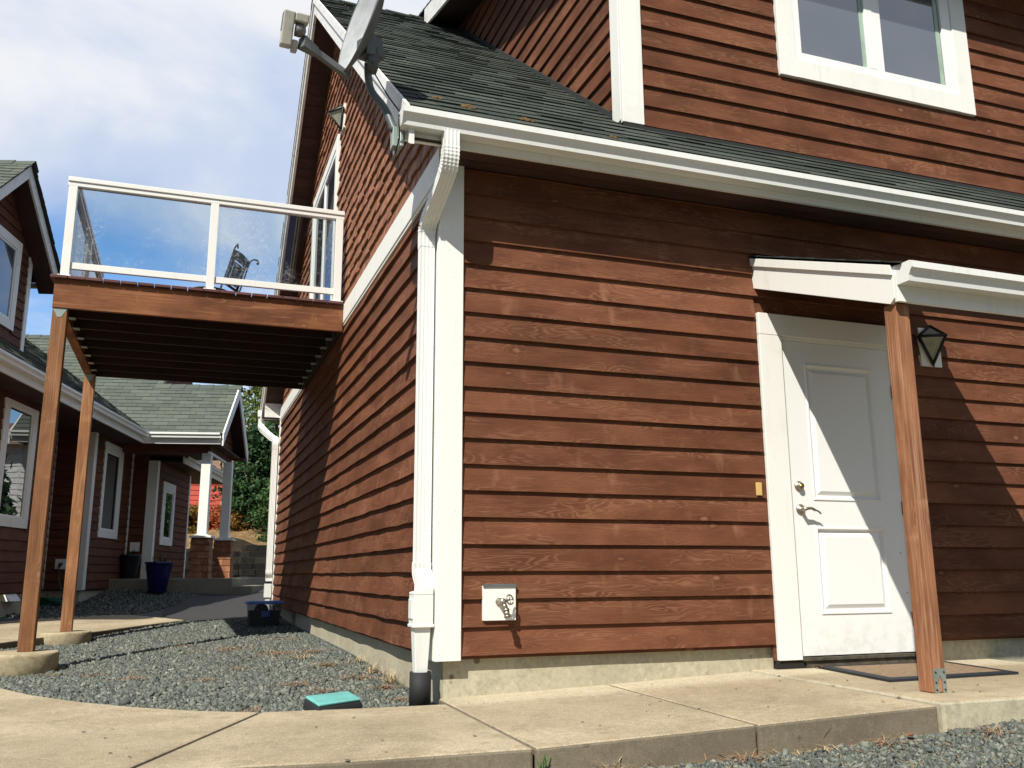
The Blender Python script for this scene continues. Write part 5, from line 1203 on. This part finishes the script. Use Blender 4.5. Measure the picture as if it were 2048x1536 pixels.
tag(build('leaf_litter', mb, 'bark'), kind='stuff')
mb = MB()
for x, y in ((2.40, -.075), (2.43, -.09), (1.75, -1.52), (2.33, -1.66)):
    for k in range(3):
        a = random.uniform(0, 6.28); s = .016; z = (-.146 if y > -1.4 else g1(x, y)+.02); mb.quad([(x+s*math.cos(a+q_), y+s*math.sin(a+q_), z+random.uniform(0, .015)) for q_ in (0, 1.57, 3.14, 4.71)])
tag(build('fallen_leaves', mb, 'leaf_litter'), kind='stuff')

# ================================================================ FAR SURROUNDINGS
def mound(name, cx, cy, rx, ry, h, rot=0):
    mb = MB(); n = 36; m_ = 14; rings = []
    for j in range(m_+1):
        q_ = 1-j/m_; ring = []
        for i in range(n):
            a = 2*math.pi*i/n; x = cx+rx*q_*math.cos(a); y = cy+ry*q_*math.sin(a); ring.append((x, y, g1(x, y)-.05+h*(1-q_**2.2)*(1+.07*math.sin(3*a+j)+.05*math.sin(7*a))))
        rings.append(ring)
    mb.loft(rings); return tag(build(name, mb, 'dry_bank'), kind='structure')
mound('hill', -.4, 25.0, 5.8, 5.6, 1.45); mound('hill', 12, 24, 9, 6, 1.0)
# retaining wall of split blocks
rw = thing('retaining_wall', 'grey tan block retaining wall in front of the dry grass bank', 'wall', (.3, 19.3, .2))
mb = MB()
def course(x0, y0, x1, y1, z0, nrow, rl):
    L = math.hypot(x1-x0, y1-y0); d_ = Vector(((x1-x0)/L, (y1-y0)/L, 0)); n_ = Vector((d_.y, -d_.x, 0))
    for r in range(nrow):
        u = -random.uniform(0, .3)
        while u < L:
            wd = random.uniform(.28, .46); a, b = max(u, 0), min(u+wd, L)
            if b-a > .04:
                j = random.uniform(-.01, .012); P = lambda s, o_, z: Vector((x0, y0, 0))+d_*s+n_*o_+Vector((0, 0, z)); zz = z0+r*rl
                A = [P(a+.010, j-r*.02, zz+.008), P(b-.010, j-r*.02, zz+.008), P(b-.010, j-r*.02, zz+rl-.008), P(a+.010, j-r*.02, zz+rl-.008)]; B2 = [p-n_*.25 for p in A]; rn = random.random()
                mb.quad(A, None, rn)
                for k in range(4): mb.quad([A[k], A[(k+1) % 4], B2[(k+1) % 4], B2[k]], None, rn)
            u += wd
course(.05, 19.45, 2.6, 18.6, .10, 7, .155); course(-2.2, 19.95, .05, 19.55, .10, 6, .155)
build('wall_blocks', mb, 'retaining_block', rw)

def tree(name, label, cat, x, y, h, r, m_, nleaf, size, crown0=.25, shape='round', group=None, trunk=.12, zoff=0.0, seed=1, clumps=60, droop=.3):
    rg = np.random.default_rng(seed); z0 = g1(x, y)+zoff; T = thing(name, label, cat, (x, y, z0), group)
    mb = MB(); P0 = Vector((x, y, z0-.1)); lim = []
    mb.tube(smooth_path([P0, P0+Vector((.02*h, .01*h, h*.3)), P0+Vector((.0, .02*h, h*.62)), P0+Vector((.015*h, 0, h*.92))], 4), [trunk*(1-.06*k) for k in range(13)], n=8)
    cl = []
    for k in range(clumps):
        v = rg.random()**.8; a = rg.uniform(0, 6.283); zz = crown0+(1-crown0)*v
        if shape == 'cone': rad = r*(1.05-v)*1.0
        elif shape == 'column': rad = r*(math.sin(math.pi*min(max(v*.86+.12, 0), 1)))**.6
        else: rad = r*math.sqrt(max(.03, 1-(2*v-1)**2))
        q_ = rad*math.sqrt(rg.uniform(.15, 1.0)); cl.append((x+q_*math.cos(a), y+q_*math.sin(a), z0+zz*h, rg.uniform(.6, 1.3)))
    for k in range(0, clumps, 4):
        c_ = cl[k]; base = P0+Vector((0, 0, max(.12*h, (c_[2]-z0)*.75))); mb.tube([base, base.lerp(Vector(c_[:3]), .55)+Vector((0, 0, .03*h)), Vector(c_[:3])], [trunk*.35, trunk*.2, trunk*.08], n=5)
    build('trunk', mb, 'bark', T)
    per = max(1, nleaf//clumps); n = per*clumps
    cc = np.repeat(np.array(cl), per, 0); rc = r*.30*cc[:, 3:4]
    pos = cc[:, :3]+rg.normal(size=(n, 3))*rc*np.array([.6, .6, .45]); pos[:, 2] -= droop*rc[:, 0]*rg.random(n)
    d1 = rg.normal(size=(n, 3)); d1 /= np.linalg.norm(d1, axis=1)[:, None]; d2 = np.cross(d1, rg.normal(size=(n, 3))); d2 /= np.linalg.norm(d2, axis=1)[:, None]
    sz = size*rg.uniform(.6, 1.4, (n, 1)); V = np.stack([pos-d1*sz, pos+d2*sz*.5, pos+d1*sz, pos-d2*sz*.5], 1)
    me = bpy.data.meshes.new('crown'); off = np.array([x, y, z0]); me.vertices.add(n*4); me.vertices.foreach_set('co', (V-off).reshape(-1)); F = np.arange(n*4, dtype=np.int32)
    me.loops.add(n*4); me.loops.foreach_set('vertex_index', F); me.polygons.add(n); me.polygons.foreach_set('loop_start', np.arange(0, n*4, 4, dtype=np.int32)); me.polygons.foreach_set('loop_total', np.full(n, 4, np.int32)); me.update(calc_edges=True)
    at = me.attributes.new('rnd', 'FLOAT', 'FACE'); at.data.foreach_set('value', np.clip(np.repeat(rg.random(clumps), per)*.6+rg.random(n)*.4, 0, 1).astype(np.float32)); me.materials.append(MATS[m_]); o = bpy.data.objects.new('crown', me); C.objects.link(o); o.parent = T
    return T
tree('evergreen_tree', 'dense dark evergreen tree behind the porch columns', 'tree', .75, 24.2, 4.0, 1.0, 'leaf_dark', 9000, .075, .08, 'column', zoff=.5, seed=3, clumps=90)
tree('evergreen_tree', 'dark evergreen tree half hidden behind the white downspout', 'tree', 1.75, 24.6, 3.4, .95, 'leaf_dark', 8000, .075, .05, 'column', zoff=.5, seed=5, clumps=80)
tree('evergreen_tree', 'mid green bush at the foot of the dark evergreens by the block wall', 'tree', 1.35, 22.6, 2.6, .75, 'leaf_mid', 6000, .06, .05, 'column', zoff=.3, seed=6, clumps=60)
tree('birch_tree', 'tall pale yellow green leafy tree rising above the evergreens', 'tree', 1.5, 27.2, 7.3, 1.55, 'leaf_light', 9000, .085, .25, 'round', zoff=.4, seed=8, clumps=80)
tree('birch_tree', 'pale green tree further back seen below the rear gutter', 'tree', 3.0, 30.5, 7.2, 1.8, 'leaf_light', 8000, .10, .2, 'round', zoff=.4, seed=9, clumps=70)
tree('shrub', 'olive and orange shrub left of the white porch columns', 'shrub', -1.15, 24.0, 0.8, .5, 'leaf_olive', 3500, .045, .05, 'round', trunk=.03, zoff=1.2, seed=12, clumps=40)
tree('shrub', 'bright orange red shrub between the two porch columns', 'shrub', -.35, 24.2, 0.8, .6, 'leaf_orange', 5000, .045, .05, 'round', trunk=.03, zoff=1.2, seed=13, clumps=50)
tree('shrub', 'low olive shrub to the right of the second porch column', 'shrub', .15, 23.9, 0.6, .36, 'leaf_olive', 2500, .042, .05, 'round', trunk=.03, zoff=1.2, seed=14, clumps=30)
# red house in the distance
rh = thing('red_house', 'bright red house with brown roof beyond the orange shrubs', 'house', (-.5, 34, .8))
rf = frame((-4, 34.2, 0), (1, -.12, 0), (-.12, -1, 0))
mb = MB(); core(mb, rf, [(0, 0), (6.4, 0), (6.4, 4.5), (0, 4.5)]); siding(mb, rf, 0, 6.4, .6, 4.5, exp=.2, step=3); build('wall', mb, 'red_paint', rh)
mb = MB()
def RHf(u, s, h): return rf(u, .2-s*.83+h*.55, 4.5+s*.55+h*.83)
mb.cm = 1; mb.quad([RHf(-.4, 0, 0), RHf(6.8, 0, 0), RHf(6.8, 4, 0), RHf(-.4, 4, 0)]); mb.cm = 0; shingles(mb, RHf, (-.4, 6.8), 4.0, exp=.2, tab=.4); build('roof', mb, ['brown_roof_shingle', 'roof_underlay'], rh)
mb = MB(); mb.prism(gutter_profile(.12, .12), -.4, 6.8, lambda a, b, d_: rf(d_, .2+a, 4.38+b)); build('gutter', mb, 'white_metal', rh)
mb = MB()
for a, b, c_, d_ in ((4.05, 4.13, 2.55, 3.35), (4.57, 4.65, 2.55, 3.35), (4.13, 4.57, 3.27, 3.35), (4.13, 4.57, 2.55, 2.63)): mb.prism([(a, c_), (b, c_), (b, d_), (a, d_)], 0, .05, lambda p, q_, e: rf(p, e, q_))
wn = build('window', mb, 'white_trim', rh)
mb = MB(); mb.quad([rf(4.13, .03, 2.63), rf(4.57, .03, 2.63), rf(4.57, .03, 3.27), rf(4.13, .03, 3.27)]); build('pane', mb, 'window_glass', wn)
# white house and trees behind the main house (seen only in the neighbour's windows)
wh = thing('white_house', 'white lap sided house mirrored in the neighbour windows', 'house', (13, 30, .5))
def wf(org, az): a = R_(az); return frame(org, (math.cos(a), math.sin(a), 0), (math.sin(a), -math.cos(a), 0))
W1 = wf((8.5, 27.0, .4), -10); W2 = frame((8.5, 27.0, .4), (-.17, .98, 0), (-.98, -.17, 0))
mb = MB()
for f_, L in ((W1, 8.0), (W2, 7.0)): core(mb, f_, [(0, 0), (L, 0), (L, 4.6), (0, 4.6)]); siding(mb, f_, 0, L, 0, 4.6, exp=.2, step=4)
build('wall', mb, 'white_siding_paint', wh)
mb = MB(); mb.quad([W1(-.5, .5, 4.5), W1(8.5, .5, 4.5), W1(8.5, -3.5, 5.9), W1(-.5, -3.5, 5.9)]); mb.quad([W1(-.5, -3.5, 5.9), W1(8.5, -3.5, 5.9), W1(8.5, -7.5, 4.5), W1(-.5, -7.5, 4.5)]); build('roof', mb, 'brown_roof_shingle', wh)
for k, (x, y, h, r) in enumerate(((6.0, 30, 5.5, 1.9), (4.8, 34, 6.5, 1.9), (9, 40, 8, 2.6), (17, 24, 6.5, 2.2), (21, 34, 8, 2.8), (6.4, 22.5, 3.2, 1.1))):
    tree('evergreen_tree', 'dark evergreen tree mirrored in the neighbour windows', 'tree', x, y, h, r, 'leaf_dark', 3500, .2, .1, 'cone', seed=20+k, clumps=60, group='evergreens behind the main house', trunk=.2)
for k, (x, y, h, r) in enumerate(((-7.5, -20, 11, 3.4), (-1, -23, 12, 3.6), (6, -21, 11, 3.2), (12, -19, 10, 3.0))):
    tree('leafy_tree', 'leafy tree across the yard mirrored in the balcony glass', 'tree', x, y, h, r, 'leaf_mid', 4500, .16, .2, 'round', seed=40+k, clumps=70, group='leafy trees across the yard', trunk=.22)
